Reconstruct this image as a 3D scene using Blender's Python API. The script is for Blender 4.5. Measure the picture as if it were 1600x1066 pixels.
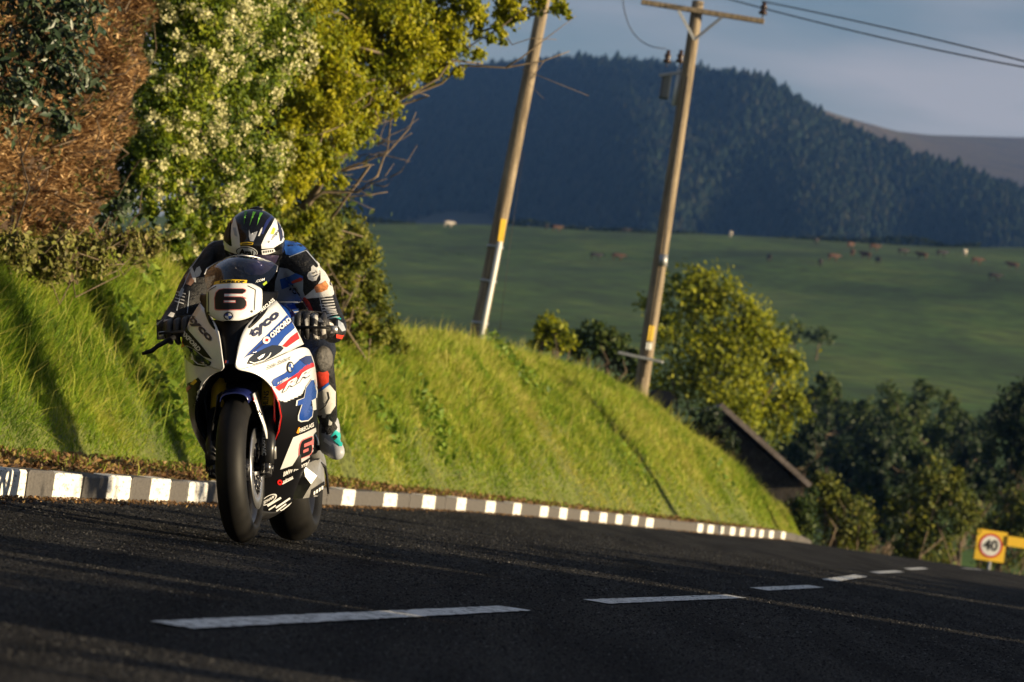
import bpy, bmesh, math, random
import numpy as np
from mathutils import Vector, Matrix, Quaternion
from mathutils.bvhtree import BVHTree

scene = bpy.context.scene
for o in list(bpy.data.objects):
    bpy.data.objects.remove(o)
COL = scene.collection

# ------------------------------------------------------------------ camera
FPX, CAMH, ROLL = 5620.0, 0.465, math.radians(8.5)      # focal length in px of a 1600 px frame
PITCH = math.atan(200 / FPX)
FWD = Vector((0, math.cos(PITCH), math.sin(PITCH)))
_up0 = Vector((0, -math.sin(PITCH), math.cos(PITCH)))
RGT = Vector((1, 0, 0)) * math.cos(ROLL) + _up0 * math.sin(ROLL)
UPV = Vector((-1, 0, 0)) * math.sin(ROLL) + _up0 * math.cos(ROLL)
CAMP = Vector((0, 0, CAMH))
cam_d = bpy.data.cameras.new('camera')
cam = bpy.data.objects.new('camera', cam_d)
COL.objects.link(cam)
cam.matrix_world = Matrix(((RGT.x, UPV.x, -FWD.x, 0), (RGT.y, UPV.y, -FWD.y, 0), (RGT.z, UPV.z, -FWD.z, CAMH), (0, 0, 0, 1)))
cam_d.sensor_width = 36
cam_d.lens = FPX / 1600 * 36
cam_d.clip_start = 0.1
cam_d.clip_end = 20000
cam_d.dof.use_dof = True
cam_d.dof.focus_distance = 14.6
cam_d.dof.aperture_fstop = 7.0
scene.camera = cam

# ------------------------------------------------------------------ sky and sun
SUN_AZ, SUN_EL = math.radians(103), math.radians(9.2)   # azimuth clockwise from +Y
world = bpy.data.worlds.new('World')
scene.world = world
world.use_nodes = True
nt = world.node_tree
nt.nodes.clear()
w_out = nt.nodes.new('ShaderNodeOutputWorld')
w_bg = nt.nodes.new('ShaderNodeBackground')
w_sky = nt.nodes.new('ShaderNodeTexSky')
w_sky.sky_type = 'NISHITA'
w_sky.sun_disc = False
w_sky.sun_elevation = SUN_EL
w_sky.sun_rotation = SUN_AZ
w_sky.air_density = 1.0
w_sky.dust_density = 0.6
w_sky.ozone_density = 2.5
w_tc = nt.nodes.new('ShaderNodeTexCoord')
w_map = nt.nodes.new('ShaderNodeMapping')
w_map.inputs['Scale'].default_value = (1.0, 1.0, 5.0)
w_n = nt.nodes.new('ShaderNodeTexNoise')
w_n.inputs['Scale'].default_value = 5.5
w_n.inputs['Detail'].default_value = 4
w_r = nt.nodes.new('ShaderNodeValToRGB')
w_r.color_ramp.elements[0].position = 0.30
w_r.color_ramp.elements[1].position = 0.58
w_mix = nt.nodes.new('ShaderNodeMixRGB')
w_mix.inputs['Color2'].default_value = (4.9, 4.75, 4.95, 1)       # thin evening cloud
w_mul = nt.nodes.new('ShaderNodeMath'); w_mul.operation = 'MULTIPLY'; w_mul.inputs[1].default_value = 1.0
nt.links.new(w_tc.outputs['Generated'], w_map.inputs['Vector'])
nt.links.new(w_map.outputs['Vector'], w_n.inputs['Vector'])
nt.links.new(w_n.outputs['Fac'], w_r.inputs['Fac'])
nt.links.new(w_r.outputs['Color'], w_mul.inputs[0])
w_sep = nt.nodes.new('ShaderNodeSeparateXYZ')                    # cloud denser at the horizon, thinned overhead out of view to lower ambient light
w_fal = nt.nodes.new('ShaderNodeMapRange')
w_fal.inputs['From Min'].default_value = 0.05; w_fal.inputs['From Max'].default_value = 0.6
w_fal.inputs['To Min'].default_value = 1.0; w_fal.inputs['To Max'].default_value = 0.35
w_m2 = nt.nodes.new('ShaderNodeMath'); w_m2.operation = 'MULTIPLY'
nt.links.new(w_tc.outputs['Generated'], w_sep.inputs[0]); nt.links.new(w_sep.outputs['Z'], w_fal.inputs['Value'])
nt.links.new(w_mul.outputs[0], w_m2.inputs[0]); nt.links.new(w_fal.outputs['Result'], w_m2.inputs[1])
nt.links.new(w_m2.outputs[0], w_mix.inputs['Fac'])
nt.links.new(w_sky.outputs['Color'], w_mix.inputs['Color1'])
nt.links.new(w_mix.outputs['Color'], w_bg.inputs['Color'])
w_bg.inputs['Strength'].default_value = 0.05
nt.links.new(w_bg.outputs['Background'], w_out.inputs['Surface'])

sun_d = bpy.data.lights.new('sun', 'SUN')
sun = bpy.data.objects.new('sun', sun_d)
COL.objects.link(sun)
TO_SUN = Vector((math.sin(SUN_AZ) * math.cos(SUN_EL), math.cos(SUN_AZ) * math.cos(SUN_EL), math.sin(SUN_EL)))
sun.rotation_euler = TO_SUN.to_track_quat('Z', 'Y').to_euler()
sun_d.energy = 5.0
sun_d.angle = math.radians(0.6)
sun_d.color = (1.0, 0.80, 0.51)

scene.view_settings.view_transform = 'Standard'
scene.view_settings.look = 'None'
scene.view_settings.gamma = 1
scene.view_settings.use_curve_mapping = False
scene.view_settings.exposure = 0.85
scene.render.engine = 'CYCLES'
scene.cycles.use_denoising = True
scene.cycles.max_bounces = 6
scene.cycles.transparent_max_bounces = 12
scene.cycles.volume_bounces = 0
scene.cycles.caustics_reflective = False
scene.cycles.caustics_refractive = False

# ------------------------------------------------------------------ helpers
rng = np.random.default_rng(7)
random.seed(7)

def ray_dir(px, py):
    return FWD * FPX + RGT * (px - 800) - UPV * (py - 533)

def at(px, py, Y):
    """surveyed point: a bearing taken from the camera station, at a distance Y down the road"""
    d = ray_dir(px, py)
    return CAMP + d * (Y / d.y)

def tag(o, label=None, cat=None, group=None, kind=None):
    if label: o['label'] = label
    if cat: o['category'] = cat
    if group: o['group'] = group
    if kind: o['kind'] = kind
    return o

def link(name, me, parent=None, mats=None):
    o = bpy.data.objects.new(name, me)
    COL.objects.link(o)
    if parent is not None:
        o.parent = parent
    if mats:
        for m in (mats if isinstance(mats, (list, tuple)) else [mats]):
            me.materials.append(m)
    return o

def empty(name, loc=(0, 0, 0)):
    o = bpy.data.objects.new(name, None)
    o.empty_display_size = 0.1
    COL.objects.link(o)
    o.location = loc
    return o

def mesh(name, verts, faces, mats=None, parent=None, smooth=False):
    me = bpy.data.meshes.new(name)
    me.from_pydata([tuple(v) for v in verts], [], [tuple(f) for f in faces])
    if smooth:
        me.polygons.foreach_set('use_smooth', [True] * len(me.polygons))
    me.update()
    return link(name, me, parent, mats)

def np_mesh(name, V, Fq, mats=None, parent=None, rnd=None, smooth=False, midx=None):
    """V (n,3); Fq (m,k) equal-sized faces; rnd per-vertex float attribute"""
    me = bpy.data.meshes.new(name)
    m, k = Fq.shape
    me.vertices.add(len(V)); me.vertices.foreach_set('co', np.ascontiguousarray(V, dtype=np.float32).ravel())
    me.loops.add(m * k); me.loops.foreach_set('vertex_index', np.ascontiguousarray(Fq, dtype=np.int32).ravel())
    me.polygons.add(m)
    me.polygons.foreach_set('loop_start', np.arange(0, m * k, k, dtype=np.int32))
    try:
        me.polygons.foreach_set('loop_total', np.full(m, k, dtype=np.int32))
    except Exception:
        pass
    if smooth: me.polygons.foreach_set('use_smooth', np.ones(m, dtype=bool))
    if midx is not None: me.polygons.foreach_set('material_index', np.asarray(midx, dtype=np.int32))
    if rnd is not None:
        a = me.attributes.new('rnd', 'FLOAT', 'POINT')
        a.data.foreach_set('value', np.ascontiguousarray(rnd, dtype=np.float32))
    me.update(calc_edges=True)
    me.validate()
    return link(name, me, parent, mats)

def grid(name, rows, mats=None, parent=None, smooth=True, close=False):
    nr, nc = len(rows), len(rows[0])
    V = [tuple(p) for r in rows for p in r]
    Fs = []
    for i in range(nr - 1):
        for j in range(nc - (0 if close else 1)):
            a = i * nc + j; b = i * nc + (j + 1) % nc
            Fs.append((a, b, b + nc, a + nc))
    return mesh(name, V, Fs, mats, parent, smooth)

def tube_geo(pts, rads, n=8, cap=True):
    pts = [Vector(p) for p in pts]
    V, Fs = [], []
    ref = Vector((0.31, 0.17, 0.93))
    for i, p in enumerate(pts):
        t = (pts[min(i + 1, len(pts) - 1)] - pts[max(i - 1, 0)]).normalized()
        r0 = ref if abs(t.dot(ref)) < 0.95 else Vector((1, 0, 0))
        a = t.cross(r0).normalized(); b = t.cross(a).normalized()
        r = rads[i] if isinstance(rads, (list, tuple)) else rads
        for k in range(n):
            th = 2 * math.pi * k / n
            V.append(p + a * (r * math.cos(th)) + b * (r * math.sin(th)))
    for i in range(len(pts) - 1):
        for k in range(n):
            a0 = i * n + k; b0 = i * n + (k + 1) % n
            Fs.append((a0, b0, b0 + n, a0 + n))
    if cap:
        Fs.append(tuple(range(n - 1, -1, -1)))
        Fs.append(tuple(range((len(pts) - 1) * n, len(pts) * n)))
    return V, Fs

def tube(name, pts, rads, mat, parent=None, n=8):
    V, Fs = tube_geo(pts, rads, n)
    return mesh(name, V, Fs, mat, parent, True)

def tubes(name, lst, mat, parent=None, n=6):
    V, Fs = [], []
    for pts, rads in lst:
        v, f = tube_geo(pts, rads, n)
        o = len(V); V += v; Fs += [tuple(i + o for i in q) for q in f]
    return mesh(name, V, Fs, mat, parent, True)

def box(name, lo, hi, mat, parent=None, bevel=0.0):
    bm = bmesh.new()
    bmesh.ops.create_cube(bm, size=1)
    lo, hi = Vector(lo), Vector(hi)
    for v in bm.verts:
        v.co = Vector([lo[i] + (v.co[i] + .5) * (hi[i] - lo[i]) for i in range(3)])
    if bevel:
        bmesh.ops.bevel(bm, geom=bm.edges[:], offset=bevel, segments=2, affect='EDGES', profile=0.7)
    me = bpy.data.meshes.new(name); bm.to_mesh(me); bm.free()
    return link(name, me, parent, mat)

def lathe(name, prof, mat, parent=None, n=48, axis='x', smooth=True):
    """prof: list of (r, t) around the axis; the profile loop is closed"""
    V, Fs = [], []
    k = len(prof)
    for i in range(n):
        th = 2 * math.pi * i / n
        for r, t in prof:
            V.append((t, r * math.cos(th), r * math.sin(th)))
    for i in range(n):
        for j in range(k):
            a = i * k + j; b = i * k + (j + 1) % k
            c = ((i + 1) % n) * k + (j + 1) % k; d = ((i + 1) % n) * k + j
            Fs.append((a, b, c, d))
    return mesh(name, V, Fs, mat, parent, smooth)

def lerp(x, X, Yv):
    return float(np.interp(x, X, Yv))

# ------------------------------------------------------------------ materials
def base_mat(name):
    m = bpy.data.materials.new(name)
    m.use_nodes = True
    return m, m.node_tree, m.node_tree.nodes['Principled BSDF']

def flat(name, col, rough=0.5, metal=0.0, coat=0.0, spec=0.5, var=0.0, vscale=20.0, bump=0.0, dirt=None):
    m, t, b = base_mat(name)
    b.inputs['Base Color'].default_value = (*col, 1)
    b.inputs['Roughness'].default_value = rough
    b.inputs['Metallic'].default_value = metal
    b.inputs['Coat Weight'].default_value = coat
    b.inputs['Coat Roughness'].default_value = 0.08
    b.inputs['Specular IOR Level'].default_value = spec
    if var or bump or dirt:
        tc = t.nodes.new('ShaderNodeTexCoord')
        n = t.nodes.new('ShaderNodeTexNoise'); n.inputs['Scale'].default_value = vscale; n.inputs['Detail'].default_value = 6
        n.inputs['Roughness'].default_value = 0.65
        t.links.new(tc.outputs['Object'], n.inputs['Vector'])
        if var or dirt:
            r = t.nodes.new('ShaderNodeValToRGB')
            c2 = dirt if dirt else tuple(c * (1 - var) for c in col)
            r.color_ramp.elements[0].color = (*c2, 1); r.color_ramp.elements[0].position = 0.33
            r.color_ramp.elements[1].color = (*[min(1, c * (1 + (0 if dirt else var))) for c in col], 1); r.color_ramp.elements[1].position = 0.67 if not dirt else 0.5
            t.links.new(n.outputs['Fac'], r.inputs['Fac'])
            t.links.new(r.outputs['Color'], b.inputs['Base Color'])
        if bump:
            bp = t.nodes.new('ShaderNodeBump'); bp.inputs['Strength'].default_value = bump; bp.inputs['Distance'].default_value = 0.02
            t.links.new(n.outputs['Fac'], bp.inputs['Height'])
            t.links.new(bp.outputs['Normal'], b.inputs['Normal'])
    return m

def leaf_mat(name, cols, trans=0.35, rough=0.55, gloss=0.25):
    """colour ramp over the per-leaf random attribute, part of the light passing through"""
    m, t, b = base_mat(name)
    at_ = t.nodes.new('ShaderNodeAttribute'); at_.attribute_name = 'rnd'
    r = t.nodes.new('ShaderNodeValToRGB')
    el = r.color_ramp.elements
    el[0].color = (*cols[0], 1); el[1].color = (*cols[-1], 1); el[1].position = 1.0
    for i, c in enumerate(cols[1:-1]):
        e = el.new((i + 1) / (len(cols) - 1)); e.color = (*c, 1)
    t.links.new(at_.outputs['Fac'], r.inputs['Fac'])
    t.links.new(r.outputs['Color'], b.inputs['Base Color'])
    b.inputs['Roughness'].default_value = rough
    b.inputs['Specular IOR Level'].default_value = gloss
    tr = t.nodes.new('ShaderNodeBsdfTranslucent')
    t.links.new(r.outputs['Color'], tr.inputs['Color'])
    mx = t.nodes.new('ShaderNodeMixShader'); mx.inputs[0].default_value = trans
    out = t.nodes['Material Output']
    t.links.new(b.outputs[0], mx.inputs[1]); t.links.new(tr.outputs[0], mx.inputs[2])
    t.links.new(mx.outputs[0], out.inputs['Surface'])
    return m

def ramp_mat(name, stops, scale, detail=8, rough=0.9, bump=0.0, bdist=0.02, stretch=(1, 1, 1), fine=None, spec=0.3, bscale=None):
    """stops: (pos, colour) over a noise; fine: (scale, amount) multiplies a second, finer noise"""
    m, t, b = base_mat(name)
    tc = t.nodes.new('ShaderNodeTexCoord'); mp = t.nodes.new('ShaderNodeMapping')
    mp.inputs['Scale'].default_value = stretch
    t.links.new(tc.outputs['Object'], mp.inputs['Vector'])
    n = t.nodes.new('ShaderNodeTexNoise'); n.inputs['Scale'].default_value = scale; n.inputs['Detail'].default_value = detail
    n.inputs['Roughness'].default_value = 0.6
    t.links.new(mp.outputs['Vector'], n.inputs['Vector'])
    r = t.nodes.new('ShaderNodeValToRGB'); el = r.color_ramp.elements
    el[0].position, el[0].color = stops[0][0], (*stops[0][1], 1)
    el[1].position, el[1].color = stops[-1][0], (*stops[-1][1], 1)
    for p, c in stops[1:-1]:
        e = el.new(p); e.color = (*c, 1)
    t.links.new(n.outputs['Fac'], r.inputs['Fac'])
    src = r.outputs['Color']
    b.inputs['Roughness'].default_value = rough
    b.inputs['Specular IOR Level'].default_value = spec
    if fine:
        n2 = t.nodes.new('ShaderNodeTexNoise'); n2.inputs['Scale'].default_value = fine[0]; n2.inputs['Detail'].default_value = 3
        t.links.new(tc.outputs['Object'], n2.inputs['Vector'])
        mr = t.nodes.new('ShaderNodeMapRange'); mr.inputs['From Min'].default_value = 0.3; mr.inputs['From Max'].default_value = 0.7
        mr.inputs['To Min'].default_value = 1 - fine[1]; mr.inputs['To Max'].default_value = 1 + fine[1]
        t.links.new(n2.outputs['Fac'], mr.inputs['Value'])
        mu = t.nodes.new('ShaderNodeVectorMath'); mu.operation = 'SCALE'
        t.links.new(src, mu.inputs[0]); t.links.new(mr.outputs['Result'], mu.inputs['Scale'])
        src = mu.outputs['Vector']
        if bump:
            bp = t.nodes.new('ShaderNodeBump'); bp.inputs['Strength'].default_value = bump; bp.inputs['Distance'].default_value = bdist
            t.links.new(n2.outputs['Fac'], bp.inputs['Height']); t.links.new(bp.outputs['Normal'], b.inputs['Normal'])
    t.links.new(src, b.inputs['Base Color'])
    return m

def leaves(name, P, size, mat, parent, rnd, aspect=0.55, up=0.3, out=None, seed=1, fold=0.25):
    """one mesh of small folded leaves: P (n,3), size (n,), rnd (n,), out (n,3) preferred facing"""
    r = np.random.default_rng(seed)
    n = len(P)
    N = r.normal(size=(n, 3))
    if out is not None: N = N * 0.75 + out
    N[:, 2] += up
    N /= np.linalg.norm(N, axis=1)[:, None] + 1e-9
    A = r.normal(size=(n, 3)); A[:, 2] -= 0.3
    A -= N * (A * N).sum(1)[:, None]; A /= np.linalg.norm(A, axis=1)[:, None] + 1e-9
    B = np.cross(N, A)
    s = np.asarray(size)[:, None]
    w = s * aspect * 0.5
    V = np.empty((n, 4, 3))
    V[:, 0] = P - A * s * .5
    V[:, 1] = P + B * w + N * w * fold
    V[:, 2] = P + A * s * .5
    V[:, 3] = P - B * w + N * w * fold
    i = np.arange(n) * 4
    Fq = np.concatenate([np.stack([i, i + 1, i + 2], 1), np.stack([i, i + 2, i + 3], 1)])
    return np_mesh(name, V.reshape(-1, 3), Fq, mat, parent, np.repeat(np.clip(rnd, 0, 1), 4))

def clump_cloud(r, lobes, n, clump=0.25, nclump=60, shell=(0.55, 1.0), facing=None):
    """points gathered in clumps over the shells of several ellipsoid lobes -> P, outward, clump tone"""
    lobes = [(Vector(c), (rad if isinstance(rad, tuple) else (rad, rad, rad))) for c, rad in lobes]
    wts = np.array([(a[1][0] * a[1][1] * a[1][2]) ** (2 / 3) for a in lobes]); wts /= wts.sum()
    CP, CO, CS = [], [], []
    for (c, rad), w in zip(lobes, wts):
        k = max(3, int(nclump * w))
        d = r.normal(size=(k * 3, 3)); d /= np.linalg.norm(d, axis=1)[:, None]
        if facing is not None:                      # keep more of the side that can be seen
            sc = d @ np.array(facing); d = d[np.argsort(-(sc + r.normal(size=len(sc)) * .55))]
        d = d[:k]
        k = len(d)
        q = r.uniform(shell[0], shell[1], size=(k, 1))
        CP.append(np.array(c) + d * q * np.array(rad)); CO.append(d); CS.append(np.full(k, min(rad)))
    CP = np.concatenate(CP); CO = np.concatenate(CO); CS = np.concatenate(CS)
    pick = r.integers(0, len(CP), n)
    tone = r.uniform(0, 1, len(CP))
    sig = clump * CS[pick][:, None] * r.uniform(.6, 1.2, len(CP))[pick][:, None]
    P = CP[pick] + r.normal(size=(n, 3)) * sig
    return P, CO[pick], tone[pick], CP
# ================================================================== the setting
KY = [-25, 0, 8, 16.4, 19.1, 21.7, 27.5, 30.9, 35, 39.5, 44, 48, 54, 61, 70, 85, 110, 150]
KX = [-5.3, -3.55, -2.95, -2.2, -1.9, -1.65, -1.12, -.77, -.25, .55, 1.6, 2.6, 3.95, 5.15, 6.35, 7.6, 8.6, 8.6]
_ky = np.linspace(-25, 150, 1751)
_kx = np.interp(_ky, KY, KX)
_ker = np.hanning(41); _ker /= _ker.sum()
_kx = np.convolve(np.pad(_kx, 20, mode='edge'), _ker, 'valid')
def kx(y): return np.interp(y, _ky, _kx)
def rz(y): return -0.0010 * np.maximum(0, np.asarray(y, dtype=float) - 57) ** 2
ROADW = 6.7

# ---- materials of the ground
m, t, b = base_mat('asphalt')
tc = t.nodes.new('ShaderNodeTexCoord')
n1 = t.nodes.new('ShaderNodeTexNoise'); n1.inputs['Scale'].default_value = 95; n1.inputs['Detail'].default_value = 2
n2 = t.nodes.new('ShaderNodeTexNoise'); n2.inputs['Scale'].default_value = 0.55; n2.inputs['Detail'].default_value = 6
vo = t.nodes.new('ShaderNodeTexVoronoi'); vo.inputs['Scale'].default_value = 75
for n in (n1, n2, vo): t.links.new(tc.outputs['Object'], n.inputs['Vector'])
r1 = t.nodes.new('ShaderNodeValToRGB')
r1.color_ramp.elements[0].position = 0.43; r1.color_ramp.elements[0].color = (0.012, 0.0125, 0.014, 1)
r1.color_ramp.elements[1].position = 0.66; r1.color_ramp.elements[1].color = (0.105, 0.102, 0.098, 1)
t.links.new(n1.outputs['Fac'], r1.inputs['Fac'])
r2 = t.nodes.new('ShaderNodeValToRGB')
r2.color_ramp.elements[0].position = 0.3; r2.color_ramp.elements[0].color = (0.72, 0.72, 0.74, 1)
r2.color_ramp.elements[1].position = 0.7; r2.color_ramp.elements[1].color = (1.15, 1.12, 1.08, 1)
t.links.new(n2.outputs['Fac'], r2.inputs['Fac'])
mu = t.nodes.new('ShaderNodeMixRGB'); mu.blend_type = 'MULTIPLY'; mu.inputs['Fac'].default_value = 1
t.links.new(r1.outputs['Color'], mu.inputs['Color1']); t.links.new(r2.outputs['Color'], mu.inputs['Color2'])
mp3 = t.nodes.new('ShaderNodeMapping'); mp3.inputs['Scale'].default_value = (3.2, .16, 1); mp3.inputs['Rotation'].default_value = (0, 0, .16)
n3 = t.nodes.new('ShaderNodeTexNoise'); n3.inputs['Scale'].default_value = 1.0; n3.inputs['Detail'].default_value = 5      # rubbered-in wheel tracks
t.links.new(tc.outputs['Object'], mp3.inputs['Vector']); t.links.new(mp3.outputs['Vector'], n3.inputs['Vector'])
r3 = t.nodes.new('ShaderNodeValToRGB')
r3.color_ramp.elements[0].position = 0.38; r3.color_ramp.elements[0].color = (.55, .55, .57, 1)
r3.color_ramp.elements[1].position = 0.55; r3.color_ramp.elements[1].color = (1.05, 1.04, 1.02, 1)
t.links.new(n3.outputs['Fac'], r3.inputs['Fac'])
mu3 = t.nodes.new('ShaderNodeMixRGB'); mu3.blend_type = 'MULTIPLY'; mu3.inputs['Fac'].default_value = 1
t.links.new(mu.outputs['Color'], mu3.inputs['Color1']); t.links.new(r3.outputs['Color'], mu3.inputs['Color2'])
t.links.new(mu3.outputs['Color'], b.inputs['Base Color'])
bp = t.nodes.new('ShaderNodeBump'); bp.inputs['Strength'].default_value = 0.55; bp.inputs['Distance'].default_value = 0.004
t.links.new(vo.outputs['Distance'], bp.inputs['Height']); t.links.new(bp.outputs['Normal'], b.inputs['Normal'])
b.inputs['Roughness'].default_value = 0.95; b.inputs['Specular IOR Level'].default_value = 0.04
M_ASPH = m

def worn_paint(name, paint, under, lo, hi, scale, rough=0.7):
    m, t, b = base_mat(name)
    tc = t.nodes.new('ShaderNodeTexCoord')
    n = t.nodes.new('ShaderNodeTexNoise'); n.inputs['Scale'].default_value = scale; n.inputs['Detail'].default_value = 8; n.inputs['Roughness'].default_value = .7
    t.links.new(tc.outputs['Object'], n.inputs['Vector'])
    r = t.nodes.new('ShaderNodeValToRGB')
    r.color_ramp.elements[0].position = lo; r.color_ramp.elements[0].color = (*under, 1)
    r.color_ramp.elements[1].position = hi; r.color_ramp.elements[1].color = (*paint, 1)
    t.links.new(n.outputs['Fac'], r.inputs['Fac']); t.links.new(r.outputs['Color'], b.inputs['Base Color'])
    b.inputs['Roughness'].default_value = rough
    bp = t.nodes.new('ShaderNodeBump'); bp.inputs['Strength'].default_value = .3; bp.inputs['Distance'].default_value = .004
    t.links.new(n.outputs['Fac'], bp.inputs['Height']); t.links.new(bp.outputs['Normal'], b.inputs['Normal'])
    return m
M_LINE = worn_paint('road_paint', (.82, .82, .80), (.06, .06, .06), .40, .50, 30)
M_KWHITE = worn_paint('kerb_white_paint', (.80, .78, .72), (.22, .19, .16), .36, .46, 11)
M_KGREY = worn_paint('kerb_grey_stone', (.115, .105, .096), (.05, .045, .042), .32, .62, 14)
M_SOIL = ramp_mat('verge_soil', [(.3, (.08, .042, .018)), (.5, (.22, .115, .045)), (.66, (.30, .165, .06)), (.80, (.17, .14, .035))], 3.2, fine=(40, .5), bump=.8, bdist=.02)
M_BANK = ramp_mat('bank_earth', [(.3, (.06, .075, .02)), (.6, (.13, .15, .035))], 1.8, fine=(25, .4), bump=.5)
M_GROUND = ramp_mat('meadow_ground', [(.3, (.045, .07, .02)), (.7, (.09, .12, .03))], .6, fine=(9, .3))

# ---- road
ys = np.concatenate([np.arange(-25, 75, .5), np.arange(75, 150.1, 2.5)])
ds = np.linspace(0, ROADW, 9)
rows = [[(kx(y) + d, y, rz(y) - 0.012 * abs(d - ROADW / 2) / 3.3 + .012) for d in ds] for y in ys]
road = grid('road', rows, M_ASPH); tag(road, kind='structure')
def road_z(x, y):
    return float(rz(y)) - 0.012 * abs(x - kx(y) - ROADW / 2) / 3.3 + .012

# ---- centre line dashes (each a piece of the road)
DASH = [((-.654, 8.06), (.144, 11.99)), ((.466, 13.84), (1.277, 17.72)), ((1.56, 20.02), (2.18, 23.3)),
        ((2.545, 26.26), (3.273, 31.0)), ((3.73, 34.2), (4.45, 38.4)), ((4.9, 41.5), (5.6, 45.6)), ((7.2, 54.0), (7.75, 56.2)), ((-1.55, 2.1), (-.96, 6.1))]
for (a, bb) in DASH:
    a = Vector((*a, 0)); bb = Vector((*bb, 0)); dr = (bb - a).normalized(); s = Vector((dr.y, -dr.x, 0)) * .055
    rows = []
    for i in range(81):
        p = a.lerp(bb, i / 80)
        row = []
        for k in (-1, 1):
            q = p + s * k * random.uniform(.90, 1.06) + dr * (random.uniform(-.03, .03) if i in (0, 80) else 0)
            row.append((q.x, q.y, road_z(q.x, q.y) + .005))
        rows.append(row)
    grid('road_marking', rows, M_LINE, road, smooth=False)

# ---- coarse surface-dressing chippings standing proud of the tarmac
rc = np.random.default_rng(17)
n = 66000
y = np.exp(rc.uniform(np.log(6.3), np.log(34), n)); xm = .16 * y
x = np.maximum(rc.uniform(-1, 1, n) * xm, kx(y) + .05)
keep = x < kx(y) + ROADW - .1; x, y = x[keep], y[keep]; n = len(x)
zc = rz(y) - .012 * np.abs(x - kx(y) - ROADW / 2) / 3.3 + .0125
sz = rc.uniform(.003, .0075, n) * np.clip(y / 11, .8, 1.6); hg = sz * rc.uniform(.35, .8, n); a0 = rc.uniform(0, 6.28, n)
V = np.empty((n, 4, 3))
for k in range(3):
    V[:, k, 0] = x + sz * np.cos(a0 + k * 2.094); V[:, k, 1] = y + sz * np.sin(a0 + k * 2.094); V[:, k, 2] = zc - .001
V[:, 3, 0] = x + rc.normal(size=n) * sz * .3; V[:, 3, 1] = y + rc.normal(size=n) * sz * .3; V[:, 3, 2] = zc + hg
i = np.arange(n) * 4
M_CHIP = leaf_mat('stone_chipping', [(.012, .012, .014), (.03, .03, .031), (.062, .061, .060), (.14, .135, .13)], trans=0, rough=.8, gloss=.15)
chips = np_mesh('road_chippings', V.reshape(-1, 3), np.concatenate([np.stack([i + p, i + (p + 1) % 3, i + 3], 1) for p in range(3)]), M_CHIP, road, np.repeat(rc.beta(1.2, 2.2, n), 4))
tag(chips, kind='stuff')

# ---- kerb: painted and bare stones laid end to end
kerb = empty('kerb', (0, 0, 0)); tag(kerb, kind='structure')
WH = [(13.9, 14.45), (15.1, 15.65), (16.25, 16.89), (17.43, 18.05), (18.61, 19.2), (19.74, 20.37), (20.91, 21.55), (22.2, 22.85), (23.5, 24.15), (25.3, 26.0),
      (27.62, 28.32), (30.03, 30.86), (32.38, 33.19), (34.63, 35.24), (36.36, 36.92), (38.0, 38.48), (39.62, 40.07), (40.68, 41.09),
      (41.84, 42.27), (42.91, 43.33), (43.88, 44.29), (44.82, 45.21), (45.72, 46.2), (49.3, 49.73), (50.21, 50.71), (51.17, 51.63),
      (52.15, 52.63), (53.12, 53.6), (54.3, 54.9), (55.6, 56.2), (57.2, 57.9), (59.3, 60.1)]
spans = []
cur = 9.0
for a, bb in WH:
    gap = a - cur
    k = max(1, round(gap / .9))
    for i in range(k): spans.append((cur + gap * i / k, cur + gap * (i + 1) / k, 0))
    spans.append((a, bb, 1)); cur = bb
for i in range(9): spans.append((cur + i * 1.1, cur + (i + 1) * 1.1, 0))
_rk = random.Random(3)
def stone_mesh():
    bm = bmesh.new(); bmesh.ops.create_cube(bm, size=1)
    bmesh.ops.bevel(bm, geom=bm.edges[:], offset=.06, segments=1, affect='EDGES')
    me = bpy.data.meshes.new('kerbstone'); bm.to_mesh(me); bm.free()
    return me
KM = [stone_mesh(), stone_mesh()]
KM[0].materials.append(M_KGREY); KM[1].materials.append(M_KWHITE)
for a, bb, wt in spans:
    o = link('kerbstone', KM[wt], kerb)
    xa, xb = kx(a), kx(bb)
    L = math.hypot(xb - xa, bb - a)
    hgt = .128 + _rk.uniform(-.006, .006)
    zz = float(rz((a + bb) / 2))
    o.location = ((xa + xb) / 2 - .06 + _rk.uniform(-.006, .006), (a + bb) / 2, zz + hgt / 2 - .03)
    o.scale = (.125, L - .014, hgt + .06)
    o.rotation_euler = (_rk.uniform(-.006, .006), _rk.uniform(-.03, .03), -math.atan2(xb - xa, bb - a))

# ---- verge and bank
HCY = [-25, 8, 16, 21, 24, 27, 30, 40, 47, 50, 54, 58, 60, 62, 66, 70, 75, 90]
HCZ = [1.0, 1.0, 1.0, 1.16, 1.28, 1.55, 1.65, 1.70, 2.0, 2.14, 2.18, 2.05, 1.86, 1.5, .98, .60, .2, -1.2]
DCY = [-25, 16, 40, 48, 50, 54, 58, 60, 62, 66, 70, 90]
DCX = [2.0, 2.0, 2.1, 3.0, 3.3, 3.5, 3.0, 2.7, 2.1, 1.4, .9, .8]
def hc(y): return np.interp(y, HCY, HCZ)
def dc(y): return np.interp(y, DCY, DCX)
def vnoise(x, y, seed=0):
    """smooth value noise, -1..1"""
    x = np.asarray(x, dtype=float); y = np.asarray(y, dtype=float)
    xi, yi = np.floor(x), np.floor(y); fx, fy = x - xi, y - yi
    fx = fx * fx * (3 - 2 * fx); fy = fy * fy * (3 - 2 * fy)
    def h(a, b):
        q = np.sin(a * 127.1 + b * 311.7 + seed * 74.7) * 43758.5453
        return (q - np.floor(q)) * 2 - 1
    return (h(xi, yi) * (1 - fx) + h(xi + 1, yi) * fx) * (1 - fy) + (h(xi, yi + 1) * (1 - fx) + h(xi + 1, yi + 1) * fx) * fy
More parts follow.
